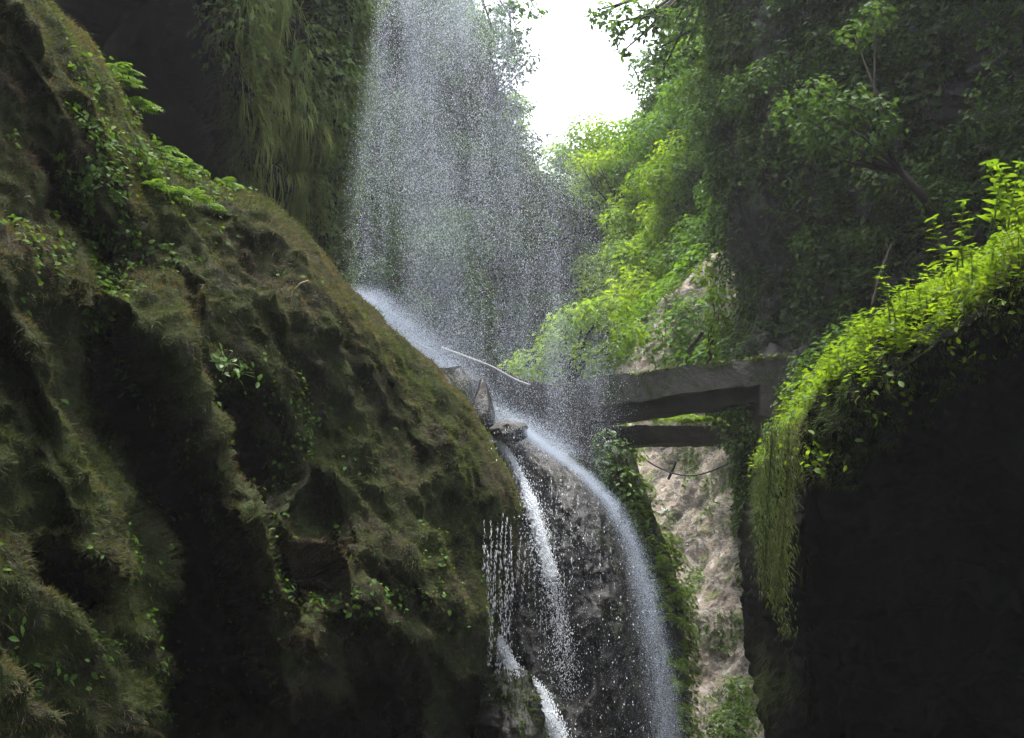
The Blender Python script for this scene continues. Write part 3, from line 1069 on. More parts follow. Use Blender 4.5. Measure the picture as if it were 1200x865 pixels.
def make_tree(name, H, Rr, ncl, per, L, leaf, label, cat, group=None, r0=None, flat=.75, loc=(0, 0, 0), squash=1.0):
    cs, rs = [], []
    for k in range(ncl):
        u = rand_unit(1)[0]
        u[2] = abs(u[2]) * 1.0 - 0.25
        rr_ = RNG.uniform(.45, 1.0)
        cs.append(np.array([u[0] * Rr * rr_, u[1] * Rr * rr_, H * .62 + u[2] * H * .42 * rr_ * squash]))
        rs.append(Rr * RNG.uniform(.24, .44))
    root = empty(name, loc, label, cat, group)
    v, f = limbs((0, 0, -0.3), cs, r0 or H * .022)
    part0 = add('trunk', mesh_np('trunk', v, f, True), M['bark'], root)
    v, f = crown_leaves(cs, rs, per, L, flat)
    add('crown', mesh_np('crown', v, f, False), leaf, root)
    return root


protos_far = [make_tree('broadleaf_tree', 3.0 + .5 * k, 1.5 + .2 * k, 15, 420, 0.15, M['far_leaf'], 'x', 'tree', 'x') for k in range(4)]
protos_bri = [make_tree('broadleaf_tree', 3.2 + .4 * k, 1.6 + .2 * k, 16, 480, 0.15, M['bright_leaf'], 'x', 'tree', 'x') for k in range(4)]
protos_shade = [make_tree('broadleaf_tree', 3.0 + .5 * k, 1.5 + .2 * k, 15, 420, 0.15, M['dark_leaf'], 'x', 'tree', 'x') for k in range(4)]  # same trees in darker leaves: the slope's shade put into colour
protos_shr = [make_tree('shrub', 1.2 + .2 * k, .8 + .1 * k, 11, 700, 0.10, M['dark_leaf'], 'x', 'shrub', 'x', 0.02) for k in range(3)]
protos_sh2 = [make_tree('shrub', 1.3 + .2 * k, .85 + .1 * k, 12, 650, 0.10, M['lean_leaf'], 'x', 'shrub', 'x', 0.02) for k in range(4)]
used = {}


def place(protos, p, s, label, group, key, rz=None):
    k = key % len(protos)
    pr = protos[k]
    if pr.name not in used:
        used[pr.name] = 1
        o = pr
        o['label'] = label
        o['group'] = group
    else:
        o = copy_thing(pr, label, group)
    o.location = np.asarray(p).tolist()
    o.rotation_euler = (0, 0, random.uniform(0, 6.28) if rz is None else rz)
    o.scale = (s, s, s * random.uniform(.9, 1.15))
    return o


def spread(n, x0, x1, y0, y1, ok, mind):
    pts = []
    tries = 0
    while len(pts) < n and tries < 20000:
        tries += 1
        x, y = random.uniform(x0, x1), random.uniform(y0, y1)
        if not ok(x, y):
            continue
        if all((x - a) ** 2 + ((y - b) * 1.3) ** 2 > mind ** 2 for a, b in pts):
            pts.append((x, y))
    return pts


def edge_at(E, y):
    return float(np.interp(y, [e[1] for e in E], [e[0] for e in E]))


key = 0


def stand(cl, protos, x, y, sc_, label, group, k):
    """a tree whose top reaches the height seen at (x, y), rooted on the slope below"""
    pr = protos[k % len(protos)]
    h = 1.12 * max((c.location.z + max(v.co.z for v in c.data.vertices)) for c in pr.children if c.name.startswith('crown')) * sc_
    p, n = surf(cl, x, y + 40)
    d = float((p - CAM) @ FWD)
    p, n = surf(cl, x, y + h * F / d)
    place(protos, p, sc_, label, group, k)


# right valley side: darker trees high up, bright fresh ones in the middle
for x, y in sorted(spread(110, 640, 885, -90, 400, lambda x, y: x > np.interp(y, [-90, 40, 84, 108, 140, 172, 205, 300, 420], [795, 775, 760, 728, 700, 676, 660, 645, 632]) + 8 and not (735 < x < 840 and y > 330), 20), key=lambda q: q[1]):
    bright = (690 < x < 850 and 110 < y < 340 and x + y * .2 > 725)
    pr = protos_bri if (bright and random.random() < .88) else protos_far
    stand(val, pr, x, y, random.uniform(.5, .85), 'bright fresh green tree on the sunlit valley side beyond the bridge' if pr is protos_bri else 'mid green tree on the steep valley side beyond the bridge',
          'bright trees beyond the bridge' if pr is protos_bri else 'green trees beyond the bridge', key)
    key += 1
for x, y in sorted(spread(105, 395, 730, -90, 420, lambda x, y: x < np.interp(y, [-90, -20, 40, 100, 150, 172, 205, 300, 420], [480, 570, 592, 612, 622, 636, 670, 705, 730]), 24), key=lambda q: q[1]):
    stand(vall, protos_shade if random.random() < sstep(690, 560, x) else (protos_far if random.random() < .5 else protos_bri), x, y, random.uniform(.5, .8), 'shade toned tree on the valley side veiled by the middle of the falling spray' if x < 600 else 'green tree at the right margin of the falling spray', 'trees behind the spray' if x < 600 else 'trees at the margin of the spray', key)
    key += 1
for x, y in sorted(spread(120, 850, 1230, -60, 400, lambda x, y: x + y * .75 < 1400 and not (850 < x < 965 and y > 235), 27), key=lambda q: q[1]):
    p, n = surf(rc, x, y)
    lit_tone = random.random() < .45  # lit clumps are painted: some shrubs take a lighter leaf colour
    place(protos_sh2 if lit_tone else protos_shr, p - n * .12, random.uniform(.4, .85), 'lit toned shrub standing out of the dark undergrowth on the wooded cliff' if lit_tone else 'dark leafy shrub rooted in the wooded cliff',
          'mid green shrubs on the wooded cliff' if lit_tone else 'dark shrubs on the wooded cliff', key)
    key += 1
for x, y in spread(16, 838, 872, -60, 250, lambda x, y: True, 15):
    p, n = surf(rc, x, y)
    place(protos_sh2, p + n * .05, random.uniform(.45, .8), 'shrub leaning out over the outer edge of the wooded cliff', 'shrubs on the outer edge of the wooded cliff', key)
    key += 1
for x, y in spread(9, 300, 425, -40, 90, lambda x, y: x > 370, 34):
    p, n = surf(lback, x, y)
    place(protos_shr, p - n * .1, random.uniform(.35, .6), 'dark shrub on the cavern cliff beside the spray', 'shrubs on the cavern cliff', key)
    key += 1


def clump_tree(name, base, clumps, L, per, leaf, label, cat='tree', r0=.05, flat=.75):
    """a tree whose leaf masses hang where given: clumps of (px, py, d, radius)"""
    root = empty(name, base.tolist(), label, cat)
    cs = np.array([W(c[0], c[1], c[2]) for c in clumps]) - base
    rs = [c[3] for c in clumps]
    v, f = limbs((0, 0, 0), cs, r0)
    add('trunk', mesh_np('trunk', v, f, True), M['bark'], root)
    v, f = crown_leaves(cs, rs, per, L, flat)
    add('crown', mesh_np('crown', v, f, False), leaf, root)
    return root


clump_tree('broadleaf_tree', W(672, 462, 17.5), [(712, 362, 17, .36), (735, 392, 16.9, .32), (684, 372, 17.2, .36), (652, 402, 17.2, .34), (622, 428, 17.3, .34), (722, 412, 16.8, .26),
           (662, 380, 17.4, .34), (690, 420, 17, .36), (640, 440, 17.3, .3), (600, 440, 17.4, .25)], 0.09, 2300, M['bright_leaf'], 'small bright yellow green tree standing behind the bridge at the edge of the spray', r0=.06)
clump_tree('overhanging_tree', W(872, -60, 18.5), [(700, 12, 17.8, .22), (722, 26, 17.8, .26), (745, 12, 17.8, .26), (730, 60, 17.8, .16), (722, 44, 17.8, .14), (768, 20, 17.9, .3), (770, 58, 17.9, .2), (790, 30, 18, .34),
           (800, 66, 18, .3), (825, 20, 18, .4), (830, 80, 18.2, .36), (752, 40, 17.8, .14), (776, 84, 17.9, .2), (850, 50, 18.2, .4), (690, 24, 17.8, .1)], 0.10, 1300, M['far_leaf'],
           'leafy tree reaching out over the white gap of sky from the right', r0=.09)
clump_tree('overhanging_tree', W(560, -120, 20.5), [(590, 8, 20, .3), (612, 4, 20, .24), (606, 30, 20, .22), (628, 12, 20, .16), (580, 40, 20, .3), (600, 60, 20, .2), (566, 16, 20, .34)], 0.10, 1000, M['far_leaf'],
           'leafy branch hanging into the top of the spray from the left', r0=.08)
clump_tree('leaning_tree', W(1085, 235, 12.3), [(930, 128, 12.6, .26), (955, 108, 12.5, .24), (975, 135, 12.4, .28), (1000, 120, 12.4, .26), (1025, 130, 12.3, .22), (950, 160, 12.5, .24), (985, 168, 12.4, .24), (1020, 170, 12.3, .22),
           (1040, 150, 12.2, .2), (1000, 40, 12.6, .2), (1025, 20, 12.6, .24), (960, 180, 12.5, .16)], 0.085, 1700, M['lean_leaf'], 'thin dark trunked tree leaning from the wooded cliff with pale green leaves', r0=.05)
clump_tree('shrub', W(862, 850, 15.2), [(868, 806, 15.1, .24), (848, 846, 15.0, .28), (878, 838, 15, .28), (862, 880, 15, .38), (838, 890, 15.2, .3)], 0.07, 3200, M['fern_leaf'],
           'rounded bright green shrub at the foot of the pale rock wall', 'shrub', .02)
clump_tree('shrub', W(826, 430, 17.6), [(840, 372, 17.4, .18), (842, 345, 17.3, .22), (838, 402, 17.4, .16), (848, 385, 17.4, .16), (826, 322, 17.6, .2), (848, 412, 17.4, .14)], 0.09, 2200, M['bright_leaf'],
           'fresh green shrub hanging beside the dark pillar above the bridge', 'shrub', .03)
clump_tree('shrub', W(872, 520, 13.3), [(862, 486, 13.2, .2), (848, 500, 13.3, .18), (870, 505, 13.2, .18), (855, 520, 13.2, .16), (838, 492, 13.6, .14)], 0.06, 3600, M['fern_leaf'],
           'mossy green shrub under the right end of the bridge', 'shrub', .02)
clump_tree('shrub', W(735, 600, 13.4), [(712, 520, 13.3, .22), (700, 545, 13.2, .2), (728, 530, 13.4, .2), (722, 560, 13.2, .22), (705, 575, 13.2, .2), (738, 580, 13.2, .2), (730, 610, 13.2, .2)], 0.07, 2200, M['fern_leaf'],
           'feathery green shrub below the left end of the bridge', 'shrub', .02)


clump_tree('shrub', W(950, 520, 11.8), [(938, 428, 11.9, .16), (958, 418, 11.7, .18), (930, 455, 11.9, .16), (948, 452, 11.6, .18), (922, 480, 11.9, .16), (938, 490, 11.7, .18), (912, 505, 11.9, .16), (975, 405, 11.5, .18),
           (925, 520, 11.7, .18), (905, 530, 12.0, .15), (990, 388, 11.4, .18)], 0.06, 3000, M['lean_leaf'], 'dark green shrub filling the gap between the bridge end and the bright rim plants', 'shrub', .02)


# ferns ------------------------------------------------------------
def frond_mesh(L, npin, pw, arch, seed, broad=0.3):
    """a pinnate frond along +X that arches down"""
    rg = np.random.default_rng(seed)
    t = np.linspace(0.02, 1, npin)
    x = L * t * (1 - .10 * t)
    z = L * (0.35 * t - arch * t ** 2)
    spine = np.stack([x, 0 * x, z], -1)
    parts = [tube(spine, np.linspace(.006, .002, npin) * (L / .5), 4)]
    wid = pw * np.sin(np.clip(t * 1.02, 0, 1) * np.pi) ** .6 * (1 - .35 * t)
    for s in (-1, 1):
        pos = spine[1:]
        d = np.stack([np.full(npin - 1, .45), np.full(npin - 1, s * 1.0), np.full(npin - 1, -.35)], -1) + rg.normal(size=(npin - 1, 3)) * .08
        X, Y, Z = frames(d, np.tile([0, 0, 1.0], (npin - 1, 1)))
        l = np.maximum(wid[1:], pw * .12)
        parts.append(stamp(LEAF[0], LEAF[1], pos, X, Y, Z, np.stack([l, l * broad * 3.0 * .55, l], -1)))
    return cat_mesh(parts)


FR = [mesh_np('frond', *frond_mesh(.36, 10, .13, .5, 31 + k, .36), False) for k in range(3)]
FRF = [mesh_np('frond', *frond_mesh(.42, 16, .11, .6, 51 + k, .26), False) for k in range(3)]


def fern(base, s, label, meshes, nfr, az0, spread_, group, mat, name='fern', tilt=0.25):
    root = empty(name, np.asarray(base).tolist(), label, 'fern', group)
    for k in range(nfr):
        me = meshes[k % len(meshes)]
        o = add('frond', me, mat, root)
        o.rotation_euler = (random.uniform(-.3, .3), random.uniform(-tilt, tilt * .6), az0 + random.uniform(-spread_, spread_))
        q = s * random.uniform(.75, 1.2)
        o.scale = (q, q, q)
    return root


LF = [(132, 82, 1.0, 'large leaved fern at the top of the row on the near cliff crest'), (150, 100, .9, 'dense fern just below the topmost one on the near cliff crest'),
      (186, 112, .75, 'drooping fern on the grey rock knob beside the cavern'), (188, 172, .9, 'bright fern midway along the near cliff crest'),
      (205, 185, 1.0, 'fern with a long bright frond pointing at the cavern'), (222, 190, .9, 'spreading fern in front of the cavern floor'),
      (205, 222, .8, 'fern with a pale glossy frond hanging down the near cliff'), (180, 220, .7, 'small upright fern among the creeper on the near cliff'),
      (228, 226, .8, 'yellow green fern below the spreading fern'), (268, 212, .7, 'lowest fern of the row with a flat bright frond'),
      (250, 228, .6, 'little fern tucked in the moss left of the lowest fern'), (160, 128, .7, 'fern hanging on the crest above the moss edge')]
for x, y, s, lab in LF:
    p, n = surf(left, x, y)
    fern(p + n * .02, s * 0.66, lab, FR, random.randint(5, 7), R(-25), 1.2, 'ferns along the crest of the near cliff', M['fern_leaf'])
LP = [(140, 425, 'leafy sprig in the dark hollow of the left cliff'), (158, 455, 'pale leafed sprig hanging below the first one in the hollow'), (172, 485, 'sprig of small leaves under the pale one in the hollow'),
      (255, 425, 'bunch of heart shaped leaves left of the pair above the black hollow'), (270, 432, 'bunch of heart shaped leaves right of the pair above the black hollow'), (183, 605, 'yellowish drooping sprig at the edge of the big black hollow')]
for x, y, lab in LP:
    p, n = surf(left, x, y)
    root = empty('leafy_sprig', (p + n * .03).tolist(), lab, 'plant', 'sprigs in the hollows of the left cliff')
    k = 22
    q = RNG.normal(size=(k, 3)) * np.array([.06, .03, .05]) + np.array([0, -.04, 0])
    v, f = leaves_on(q, np.tile(n, (k, 1)), .055, OV_T, .03, .5, .5, 1.3)
    add('foliage', mesh_np('foliage', v, f, False), M['fern_leaf'], root)
    st = [tube(np.stack([np.zeros(3), q[i] * .5 + np.array([0, 0, .01]), q[i]]), .0025, 4) for i in range(0, k, 2)]
    v, f = cat_mesh(st)
    add('stem', mesh_np('stem', v, f, True), M['stem'], root)

# ferns on the shaded bank and on the lower beam
for i, (x, y) in enumerate(spread(46, 690, 806, 520, 880, lambda x, y: edge_at(E_BANK, y) - 85 < x < edge_at(E_BANK, y) - 10, 17)):
    p, n = surf(bank, x, y)
    fern(p + n * .03, random.uniform(.7, 1.1), 'feathery fern on the steep bank right of the falling water', FRF, 6, R(-110), 1.0, 'ferns on the steep bank', M['bank_leaf'])
for i in range(16):
    t = (i + .5) / 16
    p = W(705 + 132 * t + random.uniform(-4, 4), 490 + 5 * t, 14.5 + random.uniform(0, .25))
    fern(p, random.uniform(.8, 1.2), 'short fern growing on top of the lower concrete beam', FRF, 5, R(-80), 1.5, 'ferns on the lower beam', M['fern_leaf'])


# bright herbs on the rim of the near right rock ----------------------
def herb_arrays(seed, H, pairs, L):
    rg = np.random.default_rng(seed)
    n = pairs + 3
    t = np.linspace(0, 1, n)
    lean = rg.normal(size=2) * .16
    sp = np.stack([lean[0] * H * t ** 1.5, lean[1] * H * t ** 1.5, H * t], -1)
    stem = tube(sp, np.linspace(.0045, .0018, n), 5)
    pos, dx, sc_ = [], [], []
    for k in range(pairs + 1):
        tt = .18 + .82 * k / pairs
        base = np.array([np.interp(tt, t, sp[:, j]) for j in range(3)])
        m = 2 if k < pairs else 4
        a0 = (k % 2) * math.pi / 2 + rg.uniform(-.3, .3)
        for q in range(m):
            a = a0 + q * 2 * math.pi / m + rg.uniform(-.25, .25)
            pos.append(base)
            dx.append([math.cos(a), math.sin(a), rg.uniform(-.15, .45)])
            sc_.append(L * (1.15 - .55 * tt) * rg.uniform(.8, 1.2))
    pos, dx, sc_ = np.array(pos), np.array(dx), np.array(sc_)
    X, Y, Z = frames(dx, np.tile([0, 0, 1.0], (len(pos), 1)))
    lf = stamp(*OV_T, pos, X, Y, Z, np.stack([sc_, sc_ * 1.05, sc_], -1))
    return stem, lf


def herb_cluster(seed, H, pairs, L):
    rg = np.random.default_rng(seed)
    st, lf = [], []
    for q in range(3):
        a, b = herb_arrays(seed * 7 + q, H * rg.uniform(.75, 1.2), pairs, L)
        off = np.array([rg.normal() * .05, rg.normal() * .05, 0]) * (q > 0)
        st.append((a[0] + off, a[1]))
        lf.append((b[0] + off, b[1]))
    return mesh_np('stem', *cat_mesh(st), True), mesh_np('foliage', *cat_mesh(lf), False)


HERB = [herb_cluster(100 + k, H, pr, L) for k, (H, pr, L) in enumerate([(.22, 6, .070), (.26, 7, .068), (.19, 6, .078), (.30, 8, .072), (.16, 5, .064), (.24, 7, .074)])]
herb_protos = []


def herb(p, s, k, label, group='bright plants along the rim'):
    if k >= len(herb_protos):
        root = empty('leafy_plant', (0, 0, 0), label, 'plant', group)
        add('stem', HERB[k][0], M['stem'], root)
        add('foliage', HERB[k][1], M['herb_leaf'], root)
        herb_protos.append(root)
        o = root
    else:
        o = copy_thing(herb_protos[k], label, group)
    o.location = np.asarray(p).tolist()
    o.rotation_euler = (random.uniform(-.25, .15), random.uniform(-.3, .15), random.uniform(0, 6.28))
    o.scale = (s, s, s)
    return o


cnt = 0
pp, nn = scatter(rr, 290, lambda px, py, N, P: rim(px, py, N, P, 0, 84) * (px > 908) * (py < 535) * (.3 + np.clip(N[..., 2], 0, 1)))
order = np.argsort(pp[:, 0])
for i in range(len(pp)):
    k = cnt if cnt < len(HERB) else random.randrange(len(HERB))
    herb(pp[i] - nn[i] * .01, random.uniform(.5, .85), k, 'bright green leafy plant in the dense strip along the rim of the black rock')
    cnt += 1
p, n = scatter(rr, 3200, lambda px, py, N, P: rim(px, py, N, P, 0, 64) * (px > 898) * (py < 550) * sstep(-.3, .3, fbm(P * 3 + 8, 3)))
v, f = leaves_on(p, n, 0.045, OV_T, 0.16, 0.6, 0.7, 1.1)
o = add('undergrowth', mesh_np('undergrowth', v, f, False), M['herb_leaf'])
tag(o, 'small leaved undergrowth between the bright plants along the rim', None, None, 'stuff')
pp, nn = scatter(rr, 16, lambda px, py, N, P: rim(px, py, N, P, 0, 60) * (px > 905) * (py < 520))
for i in range(len(pp)):
    fern(pp[i], random.uniform(.45, .8), 'small fern among the bright plants along the rim of the black rock', FRF, 5, R(-110), 1.6, 'ferns along the rim of the black rock', M['fern_leaf'])
for (x, y, d, s, lab) in [(1160, 272, 6.3, 1.05, 'tall thin shoot standing clear above the bright strip near the right edge'), (1195, 262, 6.3, 1.15, 'tallest leafy shoot at the very right of the bright strip'),
                          (1122, 318, 6.4, 1.0, 'upright shoot rising from the middle of the bright strip'), (1050, 378, 6.6, .9, 'rosette plant with spread leaves on the upper edge of the strip')]:
    herb(W(x, y, d), s, 3, lab, None)


def vine(name, pts, label, group, leaf=.05, mat='vine_moss', n=40):
    pts = np.array(pts, float)
    t = np.linspace(0, 1, len(pts))
    tt = np.linspace(0, 1, 24)
    c = np.stack([np.interp(tt, t, pts[:, k]) for k in range(3)], -1)
    P = W(c[:, 0], c[:, 1], c[:, 2])
    root = empty(name, P[0].tolist(), label, 'vine', group)
    v, f = tube(P - P[0], .004, 4)
    add('stem', mesh_np('stem', v, f, True), M['bark'], root)
    q = P[RNG.integers(0, 24, n)] - P[0] + RNG.normal(size=(n, 3)) * .03
    v, f = tufts(q, np.tile([0, -1.0, 0], (n, 1)), leaf * .75, .0042, .9, .4, .55)
    add('foliage', mesh_np('foliage', v, f, False), M[mat], root)


vine('hanging_vine', [(905, 500, 6.7), (902, 560, 6.8), (898, 620, 7.0), (897, 680, 7.1)], 'outermost mossy vine hanging over the left edge of the black rock', None, .07, n=1300)
vine('hanging_vine', [(925, 500, 6.5), (922, 570, 6.6), (917, 640, 6.8), (908, 700, 6.9)], 'mossy vine hanging right of the outermost one on the black rock', None, .07, n=1400)
vine('hanging_vine', [(910, 640, 7.0), (916, 690, 7.0), (921, 742, 7.1)], 'thin leafy vine trailing lowest on the black rock', None, .05, n=350)


# ------------------------------------------------------------------ water
def drops(n_or_p, rad, stretch=1.4, tmpl=OCTA, tilt=0.06):
    p = n_or_p
    k = len(p)
    X = np.tile(np.array([0, 0, -1.0]), (k, 1)) + RNG.normal(size=(k, 3)) * tilt
    X, Y, Z = frames(X, rand_unit(k))
    return stamp(*tmpl, p, X, Y, Z, np.stack([rad * stretch, rad, rad], -1))


def spray_points(n, seedp=0, edge_pow=1.0):
    py = RNG.uniform(-70, 565, n * 3)
    L = np.interp(py, [-70, 0, 100, 200, 300, 350, 420, 480, 565], [452, 444, 425, 410, 400, 404, 470, 545, 600])
    Rr = np.interp(py, [-70, 0, 100, 200, 300, 400, 450, 500, 565], [600, 616, 654, 688, 716, 738, 738, 730, 695])
    u = RNG.beta(1.3, 1.5, n * 3)
    px = L + (Rr - L) * u + RNG.normal(size=n * 3) * (6 + 8 * u)
    d = 12.5 + RNG.normal(size=n * 3) * .35
    # gusts: denser and thinner sheets
    dens = 0.56 + 0.8 * fbm(np.stack([px * .036, py * .005, d * 1.2], -1) + seedp, 4) + .35 * fbm(np.stack([px * .009, py * .007, d * 0], -1) + 4, 2)
    # thin out where it would fall behind the rock line
    line = np.interp(px, [400, 470, 545, 620, 690, 730], [345, 395, 470, 505, 560, 610])
    dens = dens * sstep(0, -10, py - line - 8) * (1 - .5 * sstep(430, 480, py))
    keep = RNG.random(n * 3) < np.clip(dens, 0.12, 1)
    keep &= py < line + 6
    px, py, d = px[keep][:n], py[keep][:n], d[keep][:n]
    return W(px, py, d)


p = spray_points(60000)
rad = 0.0012 + 0.0026 * RNG.random(len(p)) ** 2.8
v, f = drops(p, rad, 2.2)
o = add('spray', mesh_np('spray', v, f, True), M['drops'])
tag(o, 'countless bright drops of the waterfall falling through the gorge', None, None, 'stuff')
p = spray_points(430000, 5)
rad = 0.0007 + 0.0011 * RNG.random(len(p))
v, f = drops(p, rad, 1.3, TETRA)
o = add('spray', mesh_np('spray', v, f, False), M['mist'])
tag(o, 'fine veil of waterfall spray in front of the wooded valley', None, None, 'stuff')


def ribbon_mist(path, n, w0, w1, d, dd, skew=0.0):
    """points around a pixel path, gaussian width"""
    path = np.array(path, float)
    seg = np.concatenate([[0], np.cumsum(np.hypot(*np.diff(path[:, :2], axis=0).T))])
    s = RNG.random(n) ** 1.35 * seg[-1]
    px = np.interp(s, seg, path[:, 0])
    py = np.interp(s, seg, path[:, 1])
    t = s / seg[-1]
    wd = w0 + (w1 - w0) * t
    px = px + RNG.normal(size=n) * wd + skew * np.abs(RNG.normal(size=n)) * wd
    py = py + RNG.normal(size=n) * wd * .35
    dep = np.interp(s, seg, path[:, 2]) if path.shape[1] > 2 else d
    return W(px, py, dep + RNG.normal(size=n) * dd), t


# mist jet that leaves the right shoulder of the rock
JET = [(598, 492, 11.2), (640, 524, 10.9), (685, 556, 10.7), (718, 592, 10.6), (740, 636, 10.5), (756, 690, 10.5), (768, 760, 10.5), (778, 840, 10.5), (786, 930, 10.5)]
p, t = ribbon_mist(JET, 110000, 3.0, 13, 0, .12)
q = fbm(p * np.array([9., 9., 2.2]), 3)
p = p[RNG.random(len(p)) < np.clip(.75 + .8 * q, .12, 1)]
v, f = drops(p, 0.0007 + .0009 * RNG.random(len(p)), 1.6, TETRA)
o = add('water_jet', mesh_np('water_jet', v, f, False), M['mist'])
tag(o, 'soft white jet of water mist leaping off the right shoulder of the wet rock', None, None, 'stuff')
# mist drifting along the ledge
p, t = ribbon_mist([(415, 345, 12), (470, 390, 11.9), (520, 435, 11.7), (552, 475, 11.6), (600, 500, 11.4), (650, 535, 11.2)], 90000, 16, 15, 0, .2, 0.5)
v, f = drops(p, 0.0012 + .0011 * RNG.random(len(p)), 1.2, TETRA)
o = add('mist', mesh_np('mist', v, f, False), M['mist'])
tag(o, 'pale mist rising along the ledge where the spray lands', None, None, 'stuff')


def strand(path, n, w0, w1, r0, r1, off=-0.06, jump=0.03, st=1.6, fade=1.25):
    """points and radii of a white rivulet lying just proud of the wet rock"""
    path = np.array(path, float)
    seg = np.concatenate([[0], np.cumsum(np.hypot(*np.diff(path[:, :2], axis=0).T))])
    s = RNG.random(n) ** fade * seg[-1]
    t = s / seg[-1]
    px = np.interp(s, seg, path[:, 0]) + RNG.normal(size=n) * (w0 + (w1 - w0) * t)
    py = np.interp(s, seg, path[:, 1]) + RNG.normal(size=n) * 3
    d = np.interp(s, seg, path[:, 2]) + off + RNG.normal(size=n) * jump
    rad = (r0 + (r1 - r0) * t) * RNG.uniform(.4, 1.3, n)
    return W(px, py, d), rad


def depth_on(cl, px, py):
    p, n = surf(cl, px, py)
    return float((p - CAM) @ FWD)


def on_fall(pts):
    return [(x, y, depth_on(fall, x, y)) for x, y in pts]


# the main white rivulet: a continuous sheet of merged water plus thrown drops
RIV = on_fall([(584, 520), (596, 534), (608, 556), (620, 585), (630, 615), (638, 645), (646, 675), (654, 708), (660, 745), (664, 790)])
P1, r1 = strand(RIV[:7], 12500, 1.0, 3.6, .0048, .0042, -.08, .03)
P2, r2 = strand(RIV[3:] + [(668, 845, RIV[-1][2]), (672, 900, RIV[-1][2])], 4200, 4, 11, .0048, .0026, -.10, .06, 1.6, 1.7)
P3, r3 = strand(RIV[1:], 2600, 9, 13, .003, .003, -.10, .06)
v, f = cat_mesh([drops(P1, r1, 3.2, OCTA, .25), drops(P2, r2, 2.2, OCTA, .3), drops(P3, r3, 2.5)])
o = add('water_stream', mesh_np('water_stream', v, f, True), M['foam'])
tag(o, 'white rivulet breaking into drops down the left of the wet rock', 'water stream')
RIV2 = on_fall([(584, 752), (594, 772), (606, 792), (622, 802), (634, 815), (642, 835), (652, 860), (664, 900)])
P1, r1 = strand(RIV2, 9500, 2.5, 8, .0048, .0045, -.10, .05)
v, f = drops(P1, r1, 2.4, OCTA, .35)
o = add('water_stream', mesh_np('water_stream', v, f, True), M['foam'])
tag(o, 'lower white cascade tumbling over the round foot of the rock', 'water stream')
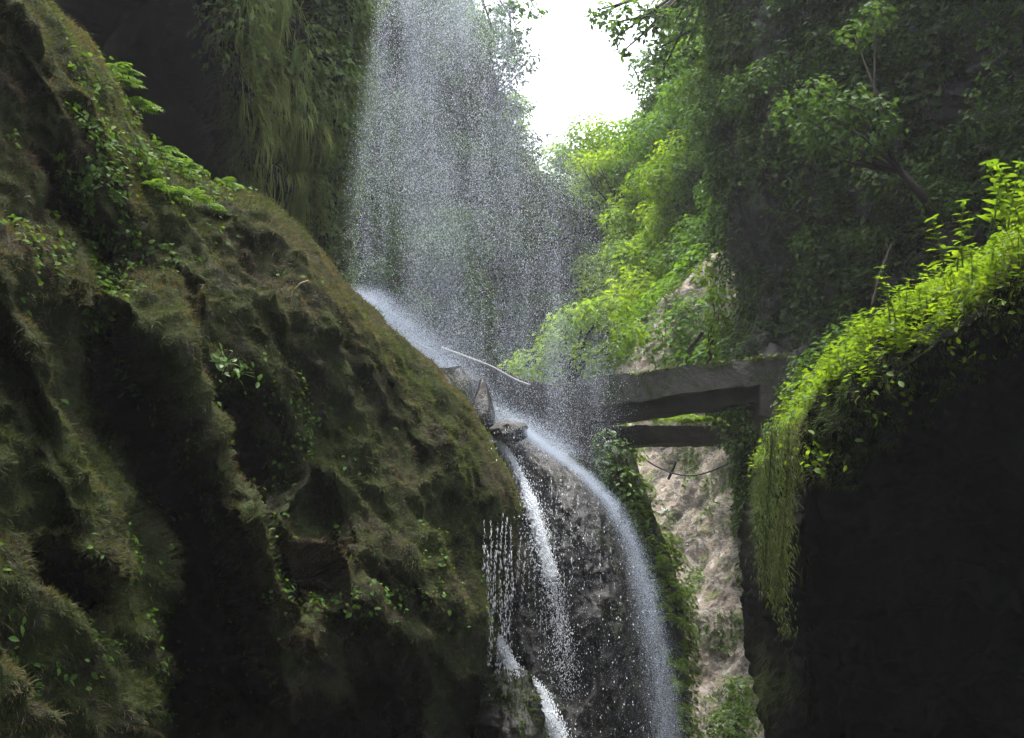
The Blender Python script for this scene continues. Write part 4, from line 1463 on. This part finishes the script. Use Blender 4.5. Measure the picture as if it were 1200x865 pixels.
# dripping curtain under the mossy lip
G = 'strings of drops in the dripping curtain'
for i, (x, yt, yb, q) in enumerate([(568, 610, 700, .6), (575, 606, 780, 1), (582, 608, 720, .7), (588, 603, 790, 1), (594, 606, 770, .9), (600, 610, 800, 1), (606, 620, 800, .9), (614, 640, 790, 1.1), (622, 640, 800, .9), (628, 655, 770, .7),
                                     (640, 700, 820, .6), (655, 560, 640, .5), (666, 562, 650, .6), (674, 565, 670, .7), (690, 580, 680, .6), (700, 590, 690, .5), (646, 560, 640, .5), (652, 575, 700, .6), (662, 590, 740, .5), (670, 600, 720, .6), (678, 580, 700, .7), (686, 600, 760, .6), (694, 620, 740, .5), (704, 640, 790, .5), (716, 640, 760, .5), (571, 640, 740, .8), (579, 660, 760, .7), (597, 640, 720, .8), (610, 630, 730, .8), (634, 690, 800, .6), (658, 565, 660, .5), (695, 585, 660, .6), (682, 570, 640, .5)]):
    n = int((yb - yt) * 1.5 * q)
    t = RNG.random(n) ** .8
    py = yt + (yb - yt) * t
    px = x + (np.sin(py * .05 + i) * 1.3 + RNG.normal(size=n) * (.5 + 1.5 * t)) - 3 * t
    dd = depth_on(left if (x < 606) else fall, x if x < 606 else x, min(yt, 600) if x < 606 else yt) - .12
    dd = min(dd, 10.4) if x < 606 else dd
    v, f = drops(W(px, py, dd + RNG.normal(size=n) * .03), .0012 + .0030 * RNG.random(n) ** 3, 5.0)
    o = add('drip_string', mesh_np('drip_string', v, f, True), M['drops'])
    lab = 'string of drops falling in front of the dark rock below the mossy lip' if x < 645 else 'faint trickle of drops on the wet rock left of the misty jet'
    tag(o, lab, 'water drip', G if x < 645 else 'faint trickles beside the jet')
# loose drops over the wet face
n = 1900
py = 500 + 400 * RNG.random(n) ** .8
ex = np.interp(py, [e[1] for e in E_FALL], [e[0] for e in E_FALL])
px = 560 + (ex - 560) * RNG.random(n)
v, f = drops(W(px, py, 10.1 + RNG.normal(size=n) * .15), .0016 + .0050 * RNG.random(n) ** 4, 1.6)
o = add('spray', mesh_np('spray', v, f, True), M['drops'])
tag(o, 'scattered drops falling in front of the dark wet rock', None, None, 'stuff')
# thin film of fine drops washing the rock face
n = 8000
py = 500 + 430 * RNG.random(n)
ex = np.interp(py, [e[1] for e in E_FALL], [e[0] for e in E_FALL])
px = 585 + (ex - 585) * RNG.beta(1.6, 1.1, n)
v, f = drops(W(px, py, 10.2 + RNG.normal(size=n) * .15), .0010 + .0011 * RNG.random(n), 1.5, TETRA)
o = add('mist', mesh_np('mist', v, f, False), M['mist'])
tag(o, 'thin veil of fine drops washing down the wet rock face', None, None, 'stuff')

# ------------------------------------------------------------------ damp air
HAZE = 0.0009
if HAZE:
    x0, x1, y0, y1, z0, z1 = -60, 60, -14, 110, -3.2, 46
    hv = [(x, y, z) for x in (x0, x1) for y in (y0, y1) for z in (z0, z1)]
    hf = [(0, 1, 3, 2), (4, 6, 7, 5), (0, 4, 5, 1), (2, 3, 7, 6), (0, 2, 6, 4), (1, 5, 7, 3)]
    m, t, o_ = new_mat('damp air')
    pv = nd(t, 'ShaderNodeVolumePrincipled', Density=HAZE, Anisotropy=0.3)
    pv.inputs['Color'].default_value = (.93, .96, 1, 1)
    t.links.new(pv.outputs[0], o_.inputs['Volume'])
    me = bpy.data.meshes.new('haze')
    me.from_pydata(hv, [], hf)
    o = add('haze', me, m)
    tag(o, 'damp air filling the gorge', None, None, 'stuff')

# prototypes that were never placed
for pr in protos_sh2 + protos_shade + protos_far + protos_bri + protos_shr:
    if pr.name not in used:
        for c in list(pr.children):
            bpy.data.objects.remove(c)
        bpy.data.objects.remove(pr)
